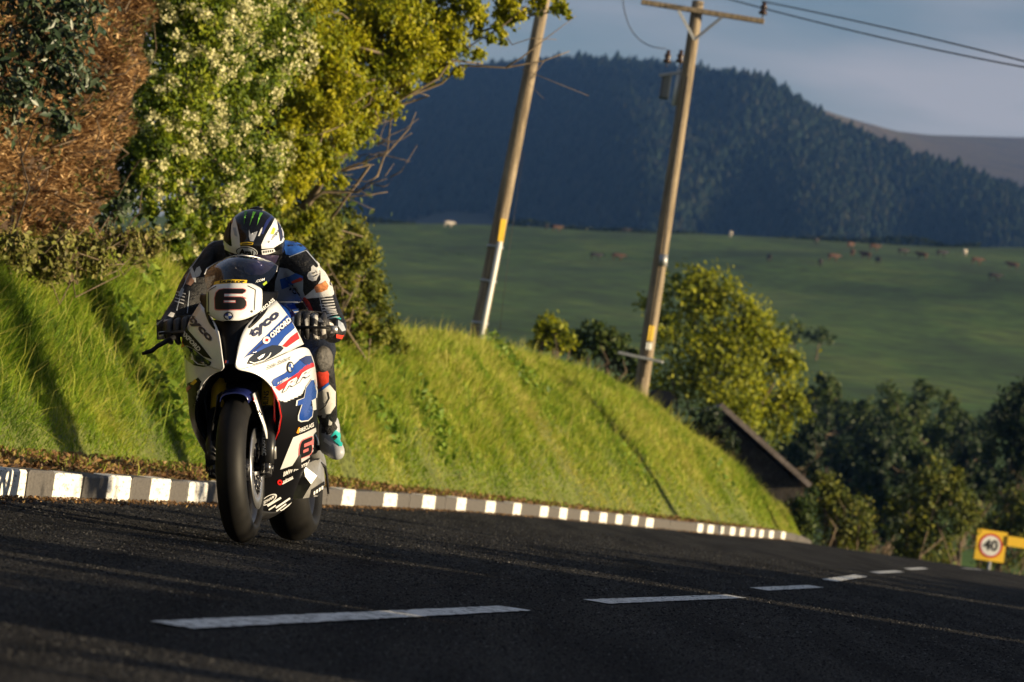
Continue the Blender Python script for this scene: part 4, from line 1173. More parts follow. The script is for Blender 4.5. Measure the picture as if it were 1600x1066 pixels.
def bake(o):
    dg = bpy.context.evaluated_depsgraph_get(); dg.update()
    me = bpy.data.meshes.new_from_object(o.evaluated_get(dg))
    me.name = o.name
    for m_ in list(o.modifiers): o.modifiers.remove(m_)
    old = o.data; o.data = me
    bpy.data.meshes.remove(old)
    return o
def smooth_panel(name, rows, mat, parent, sub=2, thick=.005, mirror=False):
    rows = [[mir(p) for p in r_] for r_ in rows] if mirror else rows
    if mirror: rows = [list(reversed(r_)) for r_ in rows]
    o = grid(name, rows, mat, parent)
    if sub:
        s_ = o.modifiers.new('s', 'SUBSURF'); s_.levels = sub; s_.render_levels = sub; s_.boundary_smooth = 'PRESERVE_CORNERS'
    if thick:
        q = o.modifiers.new('t', 'SOLIDIFY'); q.thickness = thick; q.offset = 0
    return bake(o)
def bvh_of(*objs):
    V, P = [], []
    for o in objs:
        k = len(V); V += [v.co.copy() for v in o.data.vertices]; P += [[i + k for i in p.vertices] for p in o.data.polygons]
    return BVHTree.FromPolygons(V, P)

def lay(bm, tree, mat, parent, layer, name, step=5.0):
    """wrap a flat cut-out (drawn in survey pixels) on to the painted surface"""
    xs = [v.co.x for v in bm.verts]; zs = [v.co.y for v in bm.verts]
    if not xs: return None
    def cuts(a, b): 
        k = max(0, int((b - a) / step)); return [a + (b - a) * (i + 1) / (k + 1) for i in range(k)]
    for x in cuts(min(xs), max(xs)):
        bmesh.ops.bisect_plane(bm, geom=bm.verts[:] + bm.edges[:] + bm.faces[:], plane_co=(x, 0, 0), plane_no=(1, 0, 0))
    for y_ in cuts(min(zs), max(zs)):
        bmesh.ops.bisect_plane(bm, geom=bm.verts[:] + bm.edges[:] + bm.faces[:], plane_co=(0, y_, 0), plane_no=(0, 1, 0))
    hits = []
    for v in bm.verts:
        d = bdir(v.co.x, v.co.y)
        loc, nor, _, dist = tree.ray_cast(EYE, d)
        hits.append((loc, nor, dist, d))
    good = [(v.co.x, v.co.y, h_[2]) for v, h_ in zip(bm.verts, hits) if h_[0] is not None]
    if not good: bm.free(); return None
    G = np.array(good)
    for v, (loc, nor, dist, d) in zip(bm.verts, hits):
        if loc is None:                              # past the edge of the panel: wrap to the nearest edge
            k_ = int(np.argmin((G[:, 0] - v.co.x) ** 2 + (G[:, 1] - v.co.y) ** 2))
            loc, nor, _, _ = tree.find_nearest(EYE + d * G[k_, 2])
        if nor.dot(d) > 0: nor = -nor
        v.co = loc + nor * (.0016 + .0012 * layer)
    bmesh.ops.triangulate(bm, faces=bm.faces[:])
    me = bpy.data.meshes.new(name); bm.to_mesh(me); bm.free()
    me.polygons.foreach_set('use_smooth', [True] * len(me.polygons))
    return link(name, me, parent, mat)
def paint(tree, pts, mat, parent, layer=0, name='stripe', step=6.0):
    bm = bmesh.new()
    vs = [bm.verts.new((p[0], p[1], 0)) for p in pts]
    f = bm.faces.new(vs)
    bmesh.ops.triangulate(bm, faces=[f])
    return lay(bm, tree, mat, parent, layer, name, step)
def ring(tree, c, rx, ry, inner, mat, parent, layer=0, name='emblem', ang=0.0, k=28, a0=0, a1=360):
    bm = bmesh.new(); V = []
    full = (a1 - a0) >= 360
    nn = k if full else k + 1
    for i in range(nn):
        th = math.radians(a0 + (a1 - a0) * i / k)
        for s in (inner, 1.0):
            x, y_ = rx * s * math.cos(th), ry * s * math.sin(th)
            V.append(bm.verts.new((c[0] + x * math.cos(ang) - y_ * math.sin(ang), c[1] + x * math.sin(ang) + y_ * math.cos(ang), 0)))
    for i in range(k):
        j = (i + 1) % nn
        if inner > 0: bm.faces.new((V[2 * i], V[2 * i + 1], V[2 * j + 1], V[2 * j]))
        else: bm.faces.new((V[2 * i], V[2 * i + 1], V[2 * j + 1]))
    if inner <= 0: bmesh.ops.remove_doubles(bm, verts=bm.verts[:], dist=1e-4)
    return lay(bm, tree, mat, parent, layer, name)
def write(tree, s, c, rv, uv, mat, parent, layer=1, bold=.02, name='lettering', shear=0.0):
    """lettering: centre c, full width vector rv, full height vector uv, all in survey pixels"""
    cu = bpy.data.curves.new('t', 'FONT'); cu.body = s; cu.size = 1; cu.offset = bold; cu.resolution_u = 2; cu.shear = shear
    ob = bpy.data.objects.new('t', cu); COL.objects.link(ob)
    me = bpy.data.meshes.new_from_object(ob.evaluated_get(bpy.context.evaluated_depsgraph_get()))
    bpy.data.objects.remove(ob); bpy.data.curves.remove(cu)
    co = np.array([v.co[:2] for v in me.vertices]); lo, hi = co.min(0), co.max(0)
    for v in me.vertices:
        a, b_ = (v.co.x - lo[0]) / (hi[0] - lo[0]) - .5, (v.co.y - lo[1]) / (hi[1] - lo[1]) - .5
        v.co = Vector((c[0] + rv[0] * a + uv[0] * b_, c[1] + rv[1] * a + uv[1] * b_, 0))
    bm = bmesh.new(); bm.from_mesh(me); bpy.data.meshes.remove(me)
    bmesh.ops.remove_doubles(bm, verts=bm.verts[:], dist=.02)
    return lay(bm, tree, mat, parent, layer, name, 6.0)
def roundel(tree, c, rx, ry, parent, ang=0.0, layer=0):
    ring(tree, c, rx, ry, 0, M_INK, parent, layer, ang=ang)
    ring(tree, c, rx * .95, ry * .95, .90, M_WINK, parent, layer + 1, ang=ang)
    for q in range(4):
        ring(tree, c, rx * .62, ry * .62, 0, M_WINK if q % 2 else M_BLUE, parent, layer + 1, ang=ang, k=6, a0=q * 90, a1=q * 90 + 90)

def to_px(p):
    w = (BM_ @ p) - CAMP; q = w.dot(FWD)
    return (800 + FPX * w.dot(RGT) / q, 533 - FPX * w.dot(UPV) / q)
def inside(pt, poly):
    x, y_ = pt; c = False; j = len(poly) - 1
    for i in range(len(poly)):
        xi, yi = poly[i]; xj, yj = poly[j]
        if (yi > y_) != (yj > y_) and x < (xj - xi) * (y_ - yi) / (yj - yi) + xi: c = not c
        j = i
    return c
def spray(o, poly, mat):
    """two-tone paintwork: faces of the panel inside the masked outline take the second colour"""
    o.data.materials.append(mat); k = len(o.data.materials) - 1
    for p in o.data.polygons:
        if inside(to_px(p.center), poly): p.material_index = k
# ---- wheels
def wheel(name, c, rad, wid, rim_r, discs):
    w = empty(name, c); w.parent = bike
    hw = wid / 2; prof = []
    for i in range(15):
        a = math.pi * i / 14
        prof.append((rad - hw * .95 * (1 - math.sin(a)) * (1.15 if wid < .15 else .85), -hw * math.cos(a)))
    prof += [(rim_r, hw * .80), (rim_r - .004, 0), (rim_r, -hw * .80)]
    lathe('tyre', prof, M_RUB, w, 72)
    rp = [(rim_r + .012, -hw * .74), (rim_r + .014, -hw * .66), (rim_r - .010, -hw * .6), (rim_r - .022, 0), (rim_r - .010, hw * .6), (rim_r + .014, hw * .66), (rim_r + .012, hw * .74), (rim_r - .004, hw * .70), (rim_r - .034, hw * .2), (rim_r - .034, -hw * .2), (rim_r - .004, -hw * .70)]
    lathe('rim', rp, M_RIM, w, 64)
    sp = []
    for k in range(5):
        th = 2 * math.pi * k / 5 + .3
        for s in (-.16, .16):
            a = Vector((0, math.cos(th) * .05, math.sin(th) * .05)); b_ = Vector((0, math.cos(th + s) * (rim_r - .025), math.sin(th + s) * (rim_r - .025)))
            sp.append(([a, a.lerp(b_, .5), b_], [.016, .011, .012]))
    tubes('spokes', sp, M_RIM, w, 6)
    lathe('hub', [(.0, -hw * .8), (.045, -hw * .8), (.05, 0), (.045, hw * .8), (.0, hw * .8)], M_RIM, w, 24)
    for s in discs:
        lathe('brake_disc', [(.105, s * .066 - .003), (.165, s * .066 - .003), (.165, s * .066 + .003), (.105, s * .066 + .003)], M_STEEL, w, 48)
        car = []
        for k in range(10):
            th = 2 * math.pi * k / 10
            car.append(([Vector((s * .060, math.cos(th) * .05, math.sin(th) * .05)), Vector((s * .066, math.cos(th + .15) * .108, math.sin(th + .15) * .108))], [.006, .006]))
        tubes('disc_carrier', car, M_RIM, w, 5)
    return w
wheel('front_wheel', (0, 0, .300), .300, .122, .222, (-1, 1))
wheel('rear_wheel', (0, 1.44, .325), .325, .196, .222, (-1,))

# ---- forks
FK = Vector((0, .25, .60)).normalized()
for s in (-1, 1):
    ax = Vector((s * .105, .0, .30))
    fl = tube('fork_leg', [ax + FK * q for q in (-.03, .10, .20, .21, .30, .60)], [.026, .026, .024, .021, .021, .021], M_STEEL, bike, 14)
    tube('fork_tube', [ax + FK * q for q in (.24, .28, .66)], [.027, .030, .030], M_DARK, fl, 14)
    stk = tube('fork_sticker', [ax + FK * q for q in (.27, .40)], [.0312, .0312], M_YELS, fl, 14)
    tubes('axle_clamp', [([ax + Vector((0, -.012, -.03)), ax + Vector((0, .012, .05))], [.026, .027]), ([ax + Vector((-s * .06, 0, 0)), ax + Vector((s * .03, 0, 0))], [.013, .013])], M_RIM, fl, 10)
    cal = tubes('brake_caliper', [([ax + Vector((-s * .012, .09, .02)), ax + Vector((-s * .012, .10, .15))], [.028, .028]), ([ax + Vector((s * .012, .085, .04)), ax + Vector((s * .012, .095, .13))], [.02, .02])], M_ALU, fl, 10)
    gd = tube('fork_guard', [ax + Vector((s * .012, -.022, 0)) + FK * q for q in (.02, .12, .26)], [.024, .027, .022], M_CARB, fl, 12)
    tube('brake_hose', [ax + Vector((s * .03, .06, .15)), ax + Vector((s * .04, .0, .25)) + FK * .05, ax + Vector((s * .02, -.03, .1)) + FK * .3, ax + FK * .55], [.005] * 4, M_RED_ if s > 0 else M_DARK, fl, 6)
    if s > 0:
        tr = bvh_of(gd, stk)
        write(tr, 'AKRAPOVIC', (411.5, 689), (4.2, 46), (6.0, -.5), M_WINK, fl, 1, .03)
        write(tr, 'OHLINS', (415.5, 628), (2.0, -34), (-8, 0), M_INK, fl, 1, .03)

# ---- front fender
rows = []
for i in range(15):
    th = math.radians(24 - 100 * i / 14)
    rr = .322
    yc, zc = -rr * math.sin(th), .300 + rr * math.cos(th)
    hw = .070 - .012 * max(0, 3 - i) / 3
    row = []
    for q in (-1, -.94, -.6, 0, .6, .94, 1):
        dr = -.035 if abs(q) == 1 else (-.006 if abs(q) > .9 else .012 * (1 - q * q))
        row.append(Vector((q * hw, yc - dr * math.sin(th), zc + dr * math.cos(th))))
    rows.append(row)
# keep the blade over the top of the tyre
fend = smooth_panel('front_fender', rows, M_DBLUE, bike, 1, .004)
for s in (-1, 1):
    rows = [[Vector((s * .072, -.085, .60)), Vector((s * .072, .03, .62))], [Vector((s * .086, -.06, .53)), Vector((s * .088, .05, .55))], [Vector((s * .108, -.045, .47)), Vector((s * .108, .06, .47))], [Vector((s * .112, -.02, .42)), Vector((s * .112, .05, .42))]]
    fs = smooth_panel('fender_stay', rows, M_CARB if s < 0 else M_WHITE, fend, 1, .006)
    if s > 0:
        tr = bvh_of(fs)
        paint(tr, [(400, 632), (409, 648), (403, 655)], M_INK, fs, 0, 'cut_out')
        paint(tr, [(392, 620), (400, 622), (399, 630), (394, 628)], M_RED_, fs, 0, 'stripe')

# ---- nose cowl with the number board
def bowed(z, w, yc, ys, k=9):
    return [Vector((w * q, yc + (ys - yc) * abs(q) ** 1.9, z)) for q in np.linspace(-1, 1, k)]
nose = smooth_panel('nose_cowl', [bowed(1.050, .070, -.102, -.060), bowed(1.047, .082, -.104, -.056), bowed(1.030, .110, -.117, -.042), bowed(1.024, .113, -.121, -.040), bowed(.99, .114, -.140, -.040), bowed(.945, .112, -.159, -.056), bowed(.936, .110, -.162, -.064), bowed(.914, .080, -.166, -.105), bowed(.902, .055, -.168, -.130), bowed(.897, .030, -.166, -.150)], M_WHITE, bike, 1)
TN = bvh_of(nose)
# number 6 as on the board: black figure with a fine red outline
SIX = [(337, 482), (336.5, 466), (338.5, 458), (343, 453.5), (350, 452), (379, 452), (383, 453.5), (383.5, 455.5), (377, 459.8), (352, 459.8), (350.2, 461), (350.2, 464), (352, 464.8), (376, 464.8), (381, 466.8), (384, 471.5), (384, 477.5), (381, 482), (376, 483.8), (343, 484), (338.5, 483.6)]
def grow(pts, s):
    c = np.mean(np.array(pts), 0); return [tuple(c + (np.array(p) - c) * np.array(s)) for p in pts]
paint(TN, grow(SIX, (1.06, 1.08)), M_PINK, nose, 0, 'number_outline')
paint(TN, SIX, M_INK, nose, 1, 'number')
paint(TN, [(350, 470), (368, 470), (368, 474), (350, 474)], M_PINK, nose, 2, 'number_outline')
paint(TN, [(351.5, 471), (367, 471), (367, 473), (351.5, 473)], M_WINK, nose, 3, 'number_counter')
paint(TN, [(351, 459.6), (378, 459.6), (383.5, 455.8), (386, 458), (384, 468), (378, 464.9), (351, 464.9)], M_PINK, nose, 2, 'number_outline')
paint(TN, [(351.5, 460.4), (378, 460.4), (384.5, 456.5), (386, 459), (384.5, 466.5), (378, 464), (351.5, 464)], M_WHITE, nose, 3, 'number_notch')
roundel(TN, (357, 494), 8.5, 7.2, nose)
for x0, x1 in (((327, 454), (338, 447.5)), ((387, 447), (399, 453)), ((399, 453), (397, 485)), ((326, 456), (326, 487))):
    v = Vector((x1[0] - x0[0], x1[1] - x0[1])).normalized(); nn = Vector((-v.y, v.x)) * .55
    paint(TN, [(x0[0] + nn.x, x0[1] + nn.y), (x1[0] + nn.x, x1[1] + nn.y), (x1[0] - nn.x, x1[1] - nn.y), (x0[0] - nn.x, x0[1] - nn.y)], M_INK, nose, 0, 'seam')
for p in ((326, 489), (393, 487)): ring(TN, p, 2.0, 2.0, 0, M_INK, nose, 0, 'fastener', k=10)

# ---- windscreen
m, t, b = base_mat('tinted_screen')
tr_ = t.nodes.new('ShaderNodeBsdfTransparent'); tr_.inputs['Color'].default_value = (.90, .92, .95, 1)
gl = t.nodes.new('ShaderNodeBsdfGlossy'); gl.inputs['Roughness'].default_value = .06; gl.inputs['Color'].default_value = (.9, .92, 1, 1)
fr = t.nodes.new('ShaderNodeFresnel'); fr.inputs['IOR'].default_value = 1.35
ad = t.nodes.new('ShaderNodeMath'); ad.operation = 'ADD'; ad.inputs[1].default_value = .05
mx = t.nodes.new('ShaderNodeMixShader')
t.links.new(fr.outputs[0], ad.inputs[0]); t.links.new(ad.outputs[0], mx.inputs[0]); t.links.new(tr_.outputs[0], mx.inputs[1]); t.links.new(gl.outputs[0], mx.inputs[2])
t.links.new(mx.outputs[0], t.nodes['Material Output'].inputs['Surface'])
M_SCREEN = m
def sc_row(z, w, yc, ys): return [Vector((w * q, yc + (ys - yc) * abs(q) ** 1.7, z - .012 * abs(q) ** 2)) for q in np.linspace(-1, 1, 9)]
screen = smooth_panel('windscreen', [sc_row(1.046, .112, -.106, -.02), sc_row(1.085, .138, -.085, .06), sc_row(1.12, .150, -.055, .12), sc_row(1.147, .148, -.01, .17), sc_row(1.168, .124, .05, .19), sc_row(1.181, .084, .11, .19)], M_SCREEN, bike, 2, .0)
TS = bvh_of(screen)
_r6 = sc_row(1.181, .084, .11, .19); _r5 = sc_row(1.168, .124, .05, .19)[0]; _r4 = sc_row(1.147, .148, -.01, .17)[0]; _r3 = sc_row(1.12, .150, -.055, .12)[0]
tube('screen_edge', [_r3, _r4, _r5 + Vector((.006, 0, 0))] + _r6 + [mir(_r5) - Vector((.006, 0, 0)), mir(_r4), mir(_r3)], .0022, M_ALU, screen, 6)
paint(TS, [(334, 447), (335, 441), (345, 438.2), (362, 436.8), (386, 438.2), (384.5, 445.5), (362, 443.2), (345, 444.5)], M_YELS, screen, 0, 'sticker')
write(TS, 'DUNLOP', (363, 441), (38, .2), (.5, -4.4), M_INK, screen, 1, .05)
write(TS, '.COM', (406, 438.5), (14, -3.6), (.8, -4.2), M_WINK, screen, 0, .02)
paint(TS, [(410, 444), (416, 439.5), (417, 443), (412, 447)], M_LIME, screen, 0, 'sticker')

# ---- ram-air intake between the side cowls
intake = smooth_panel('air_intake', [bowed(.905, .095, -.135, -.075, 7), bowed(.86, .075, -.150, -.10, 7), bowed(.80, .055, -.170, -.14, 7), bowed(.74, .038, -.190, -.17, 7), bowed(.715, .034, -.196, -.18, 7)], M_BLACK, bike, 2)
TI = bvh_of(intake)
paint(TI, [(355, 563.5), (357.5, 563.5), (357, 567.5), (354.5, 567.5)], M_BLUE, intake, 0, 'stripe'); paint(TI, [(352, 563.5), (354.5, 563.5), (354, 567.5), (351.5, 567.5)], M_RED_, intake, 0, 'stripe')

# ---- upper cowls (one each side), headlights, side fairings
T_ = [(368.5, 566, -.205), (371, 548, -.195), (377, 521, -.165), (391, 499, -.10), (431, 470, .045)]
M__ = [(367, 574, -.205), (376, 563, -.190), (387, 552, -.160), (418, 522, -.065), (449, 492, .055)]
B_ = [(370, 576, -.198), (379, 570, -.182), (395, 558, -.145), (428, 537, -.045), (466, 520, .095)]
H_ = [(373, 578, -.190), (384, 575, -.172), (402, 570, -.130), (440, 554, -.02), (474, 538, .130)]
upper_r = smooth_panel('upper_cowl', [[F(*p) for p in row] for row in (T_, M__, B_, H_)], M_WHITE, bike, 2)
upper_l = smooth_panel('upper_cowl', [[F(*p) for p in row] for row in (T_, M__, B_, H_)], M_WHITE, bike, 2, mirror=True)
SIDE = [[(373, 578, -.188), (402, 571, -.128), (441, 555, -.015), (475, 539, .135), (483, 548, .26)],
        [(404, 584, -.115), (428, 582, -.06), (460, 572, .05), (484, 560, .22), (490, 562, .34)],
        [(425, 604, -.065), (445, 602, .0), (471, 595, .12), (490, 588, .30), (494, 588, .42)],
        [(437, 629, -.03), (455, 628, .05), (476, 624, .18), (492, 620, .36), (496, 620, .47)],
        [(441, 651, -.01), (458, 654, .08), (478, 655, .21), (492, 652, .40), (496, 652, .50)],
        [(437, 674, .02), (455, 679, .11), (474, 682, .26), (488, 680, .43), (492, 680, .53)],
        [(426, 699, .07), (447, 705, .17), (468, 706, .31), (484, 704, .46), (489, 702, .56)],
        [(417, 728, .18), (438, 733, .26), (460, 733, .38), (476, 726, .50), (482, 720, .58)],
        [(411, 762, .30), (430, 766, .38), (450, 762, .47), (462, 754, .56), (466, 750, .62)],
        [(405, 796, .40), (422, 801, .48), (442, 797, .55), (452, 789, .62), (455, 784, .66)]]
SP = [[F(*p) for p in row] for row in SIDE]
side_r = smooth_panel('side_fairing', SP, M_WHITE, bike, 4)
side_l = smooth_panel('side_fairing', SP, M_WHITE, bike, 3, mirror=True)
belly = smooth_panel('belly_pan', [SP[-1], [Vector((p.x * .55, p.y, p.z - .035)) for p in SP[-1]], [Vector((-p.x * .55, p.y, p.z - .035)) for p in SP[-1]], [mir(p) for p in SP[-1]]], M_CARB, bike, 2, .006)
# black links between nose, screen and cowls
LK = [[(388, 510, -.125), (402, 500, -.095), (406, 486, -.045), (407, 470, -.035), (405, 455, -.03)],
      [(386, 518, -.13), (404, 504, -.08), (417, 489, -.02), (424, 473, .03), (424, 457, .05)],
      [(379, 521, -.155), (397, 497, -.085), (426, 474, .03), (436, 463, .07), (434, 455, .09)]]
link_r = smooth_panel('cowl_link', [[F(*p) for p in row] for row in LK], M_BLACK, bike, 2)
link_l = smooth_panel('cowl_link', [[F(*p) for p in row] for row in LK], M_BLACK, bike, 2, mirror=True)
# inner ducts, from the opening edge back to the radiator
for mm in (False, True):
    rows = []
    for row in SP[1:]:
        a = row[0]; rows.append([a + Vector((-.004, .004, 0)), a + Vector((.008, .10, 0)), Vector((a.x * .9, max(a.y + .22, .25), a.z))])
    smooth_panel('inner_duct', rows, M_DARK, bike, 1, .004, mirror=mm)
smooth_panel('radiator', [[Vector((x, .27 + .15 * (.75 - z), z)) for x in (-.2, -.1, 0, .1, .2)] for z in (.78, .6, .45, .3)], flat('radiator_core', (.015, .015, .016), .6, .3, var=.3, vscale=200), bike, 1, .02)
smooth_panel('headstock_cover', [[Vector((x, .10 + .5 * abs(x), z)) for x in (-.17, -.1, 0, .1, .17)] for z in (.80, .73, .66)] , M_DARK, bike, 1, .01)
smooth_panel('duct_roof', [[Vector((x * w_, y_, .722 - .12 * abs(x * w_))) for x in (-1, -.5, 0, .5, 1)] for y_, w_ in ((-.175, .035), (-.10, .085), (-.02, .14), (.12, .18), (.3, .2))], M_DARK, bike, 1, .006)

# --- livery, near side (picture right)
TU = bvh_of(upper_r)
paint(TU, [(448.5, 492.5), (459, 509), (467, 529), (441, 541), (427, 536), (400, 547), (386, 556), (380, 561), (387, 552.5), (418, 522.5)], M_BLUE, upper_r, 0, 'stripe')
paint(TU, [(452, 499), (456, 504), (398, 549), (386, 557), (383, 559)], M_DBLUE, upper_r, 1, 'stripe')
paint(TU, [(434, 540), (445, 526), (461, 512), (463.5, 520), (449, 533), (446, 541)], M_WHITE, upper_r, 1, 'stripe')
paint(TU, [(440, 541), (453, 527), (463.5, 519), (467, 529), (447, 543)], M_RED_, upper_r, 2, 'stripe')
write(TU, 'tyco', (413.5, 508), (44, -36), (-8.6, -13.8), M_NAVY, upper_r, 1, .045)
ring(TU, (415.5, 532), 6.2, 5.2, 0, M_WINK, upper_r, 2, 'emblem', ang=-.6); ring(TU, (415.8, 532), 3.8, 3.2, 0, M_RED_, upper_r, 3, 'emblem', ang=-.6, k=4)
write(TU, 'OXFORD', (437, 512.5), (31, -28), (-4.6, -6.6), M_WINK, upper_r, 3, .05)
# headlight
def headlight(side):
    if side > 0:
        tgt, par = bvh_of(upper_r, side_r), upper_r
        ol = [(385, 569), (390, 560), (399, 552), (412, 545), (425, 539.5), (436, 540), (443, 544), (438, 550), (426, 558), (412, 565), (397, 570)]
        hl = paint(tgt, ol, M_LENS, bike, 1, 'headlight', 5)
        for st_ in ([(389, 565.5), (396, 568), (411, 563.5), (419, 557), (422, 551.5)],):
            for a, c in zip(st_[:-1], st_[1:]):
                v = Vector((c[0] - a[0], c[1] - a[1])).normalized(); nn = Vector((-v.y, v.x)) * .75
                paint(tgt, [(a[0] + nn.x, a[1] + nn.y), (c[0] + nn.x, c[1] + nn.y), (c[0] - nn.x, c[1] - nn.y), (a[0] - nn.x, a[1] - nn.y)], M_WINK, hl, 3, 'light_guide')
        paint(tgt, [(401, 560), (408, 555), (413, 553), (410, 558), (404, 562)], M_STEEL, hl, 3, 'reflector')
    else:
        tgt = bvh_of(upper_l, side_l)
        ol = [(283, 546), (292, 541), (302, 545), (318, 558), (331, 566), (329, 571), (318, 573.5), (304, 571), (292, 562)]
        hl = paint(tgt, ol, M_LENS, bike, 1, 'headlight', 5)
        for a, c in (((301, 553), (304, 563)), ((304, 563), (311, 569)), ((311, 569), (325, 571))):
            v = Vector((c[0] - a[0], c[1] - a[1])).normalized(); nn = Vector((-v.y, v.x)) * .6
            paint(tgt, [(a[0] + nn.x, a[1] + nn.y), (c[0] + nn.x, c[1] + nn.y), (c[0] - nn.x, c[1] - nn.y), (a[0] - nn.x, a[1] - nn.y)], M_WINK, hl, 3, 'light_guide')
headlight(1); headlight(-1)
TSd = bvh_of(side_r)
# black lower fairing
spray(side_r, [(425, 622), (446, 628.5), (470, 618), (482, 600), (500, 606), (505, 660), (505, 840), (380, 840), (380, 700), (428, 640)], M_BLACK)
# blue and red band with RR
paint(TSd, [(424, 597), (428, 592), (445, 583), (456, 573), (468, 562), (478, 558), (485, 556), (489, 567), (478, 572), (463, 584), (445, 594), (431, 604), (427, 604)], M_BLUE, side_r, 1, 'stripe')
paint(TSd, [(430, 606), (433, 603), (450, 593), (462, 584), (477, 571), (489, 566), (490.5, 573), (479, 578), (464, 592), (450, 602), (436, 611)], M_RED_, side_r, 1, 'stripe')
paint(TSd, [(467, 562), (478, 556), (485, 556), (488, 566), (476, 570)], M_DBLUE, side_r, 2, 'stripe')
write(TSd, 'RR', (463, 594), (44, -28), (3.0, -14), M_INK, side_r, 2, .05, shear=.25)
write(TSd, 'RR', (462.6, 593.4), (43, -27.5), (2.8, -12.6), M_WHITE, side_r, 3, .03, shear=.25)
write(TSd, 'S1000', (440, 595), (16, -9), (1, -3.0), M_WINK, side_r, 3, .02)
ring(TSd, (452.5, 574), 5.0, 9.0, 0, M_INK, side_r, 2, ang=.1); ring(TSd, (452.5, 574), 3.6, 6.6, 0, M_WINK, side_r, 3, ang=.1)
for q in (0, 2): ring(TSd, (452.5, 574), 3.4, 6.0, 0, M_BLUE, side_r, 4, ang=.1, k=6, a0=q * 90, a1=q * 90 + 90)
write(TSd, 'Eddie Stobart', (434.5, 567), (37, -17), (1.2, -7.0), M_INK, side_r, 2, .0, shear=.2)
# the big t
TPOLY = [(464, 626), (474, 622), (477, 606), (485, 594), (489, 594), (487, 614), (493, 612), (492, 622), (485, 626), (478, 645), (487, 641), (486, 650), (480, 656), (470, 657.5), (466, 655), (466, 648), (471, 632), (463, 634)]
paint(TSd, grow(TPOLY, (1.14, 1.07)), M_WHITE, side_r, 2, 'letter_outline')
paint(TSd, TPOLY, M_BLUE, side_r, 3, 'lettering')
paint(TSd, [(477, 643), (481, 628), (492, 622), (493, 640), (486, 642)], M_WHITE, side_r, 2, 'stripe')
paint(TSd, [(462, 676), (465, 668), (467, 667), (467, 674), (465, 677)], M_ORG, side_r, 2, 'flame')
write(TSd, 'FIRECLASS', (478, 668), (22, -10), (-.5, -6.5), M_WINK, side_r, 2, .02)
paint(TSd, [(457, 683), (475, 676), (492, 668), (494, 682), (490, 702), (486, 712), (470, 722), (437, 733), (446, 710)], M_WHITE, side_r, 2, 'number_board')
def six_at(o, rv, uv, poly): return [(o[0] + rv[0] * (p[0] - 336.5) / 47.5 + uv[0] * (484 - p[1]) / 32, o[1] + rv[1] * (p[0] - 336.5) / 47.5 + uv[1] * (484 - p[1]) / 32) for p in poly]
SO, SR, SU = (466, 716), (19, -7.5), (1.5, -27)
S6 = six_at(SO, SR, SU, SIX)
paint(TSd, grow(S6, (1.16, 1.10)), M_PINK, side_r, 3, 'number_outline', 4); paint(TSd, S6, M_INK, side_r, 4, 'number', 4)
paint(TSd, six_at(SO, SR, SU, [(351, 459.0), (378, 459.0), (386, 455), (388, 469), (378, 465.5), (351, 465.5)]), M_PINK, side_r, 5, 'number_notch', 4)
paint(TSd, six_at(SO, SR, SU, [(349, 470), (369, 470), (369, 475.5), (349, 475.5)]), M_PINK, side_r, 5, 'number_counter', 4)
write(TSd, 'BMW Motorrad', (462, 731), (40, -19), (1.0, -7.6), M_WINK, side_r, 2, .03)
ring(TSd, (436.5, 753), 4.0, 4.4, .35, M_RED_, side_r, 2, 'emblem', ang=-.3); write(TSd, 'uinns', (449, 748), (15, -7.5), (.5, -5), M_WINK, side_r, 2, .03)
paint(TSd, [(440, 755), (457, 746), (457.4, 747.2), (440.4, 756.4)], M_WINK, side_r, 2, 'stripe')
ring(TSd, (419, 780), 14.5, 6.0, .84, M_WINK, side_r, 2, 'emblem', ang=-.56); write(TSd, 'EDHAM', (419, 780), (17, -10.5), (1.6, -5.6), M_WINK, side_r, 2, .03)
for k, (a, c, w_) in enumerate([((417, 790), (438, 777), 1.5), ((419, 796), (430, 789), 1.0), ((430, 793), (452, 778), 1.3), ((431, 798), (446, 787), 1.0), ((434, 801), (455, 785), .8)]):
    v = Vector((c[0] - a[0], c[1] - a[1])).normalized(); nn = Vector((-v.y, v.x)) * w_
    paint(TSd, [(a[0] + nn.x, a[1] + nn.y), (c[0] + nn.x, c[1] + nn.y), (c[0] - nn.x, c[1] - nn.y), (a[0] - nn.x, a[1] - nn.y)], M_WINK, side_r, 2, 'sponsor_strip')
paint(TSd, [(444, 804), (452, 794), (459, 789), (462, 795), (455, 806)], M_WHITE, side_r, 2, 'sticker')
# red pinstripe on the edge of the opening
edge_pts = [SP[i][0] + Vector((-.004, -.004, 0)) for i in (2, 3, 4, 5, 6)]
tube('pinstripe', edge_pts, [.0035] * 5, M_RED_, side_r, 6)
TLk = bvh_of(link_r)
write(TLk, 'FIRECLASS', (416, 478), (23, -20), (-3.4, -4.2), M_WINK, link_r, 1, .03)
paint(TLk, [(401, 488), (404, 483), (406, 485), (404, 488)], M_ORG, link_r, 1, 'flame')
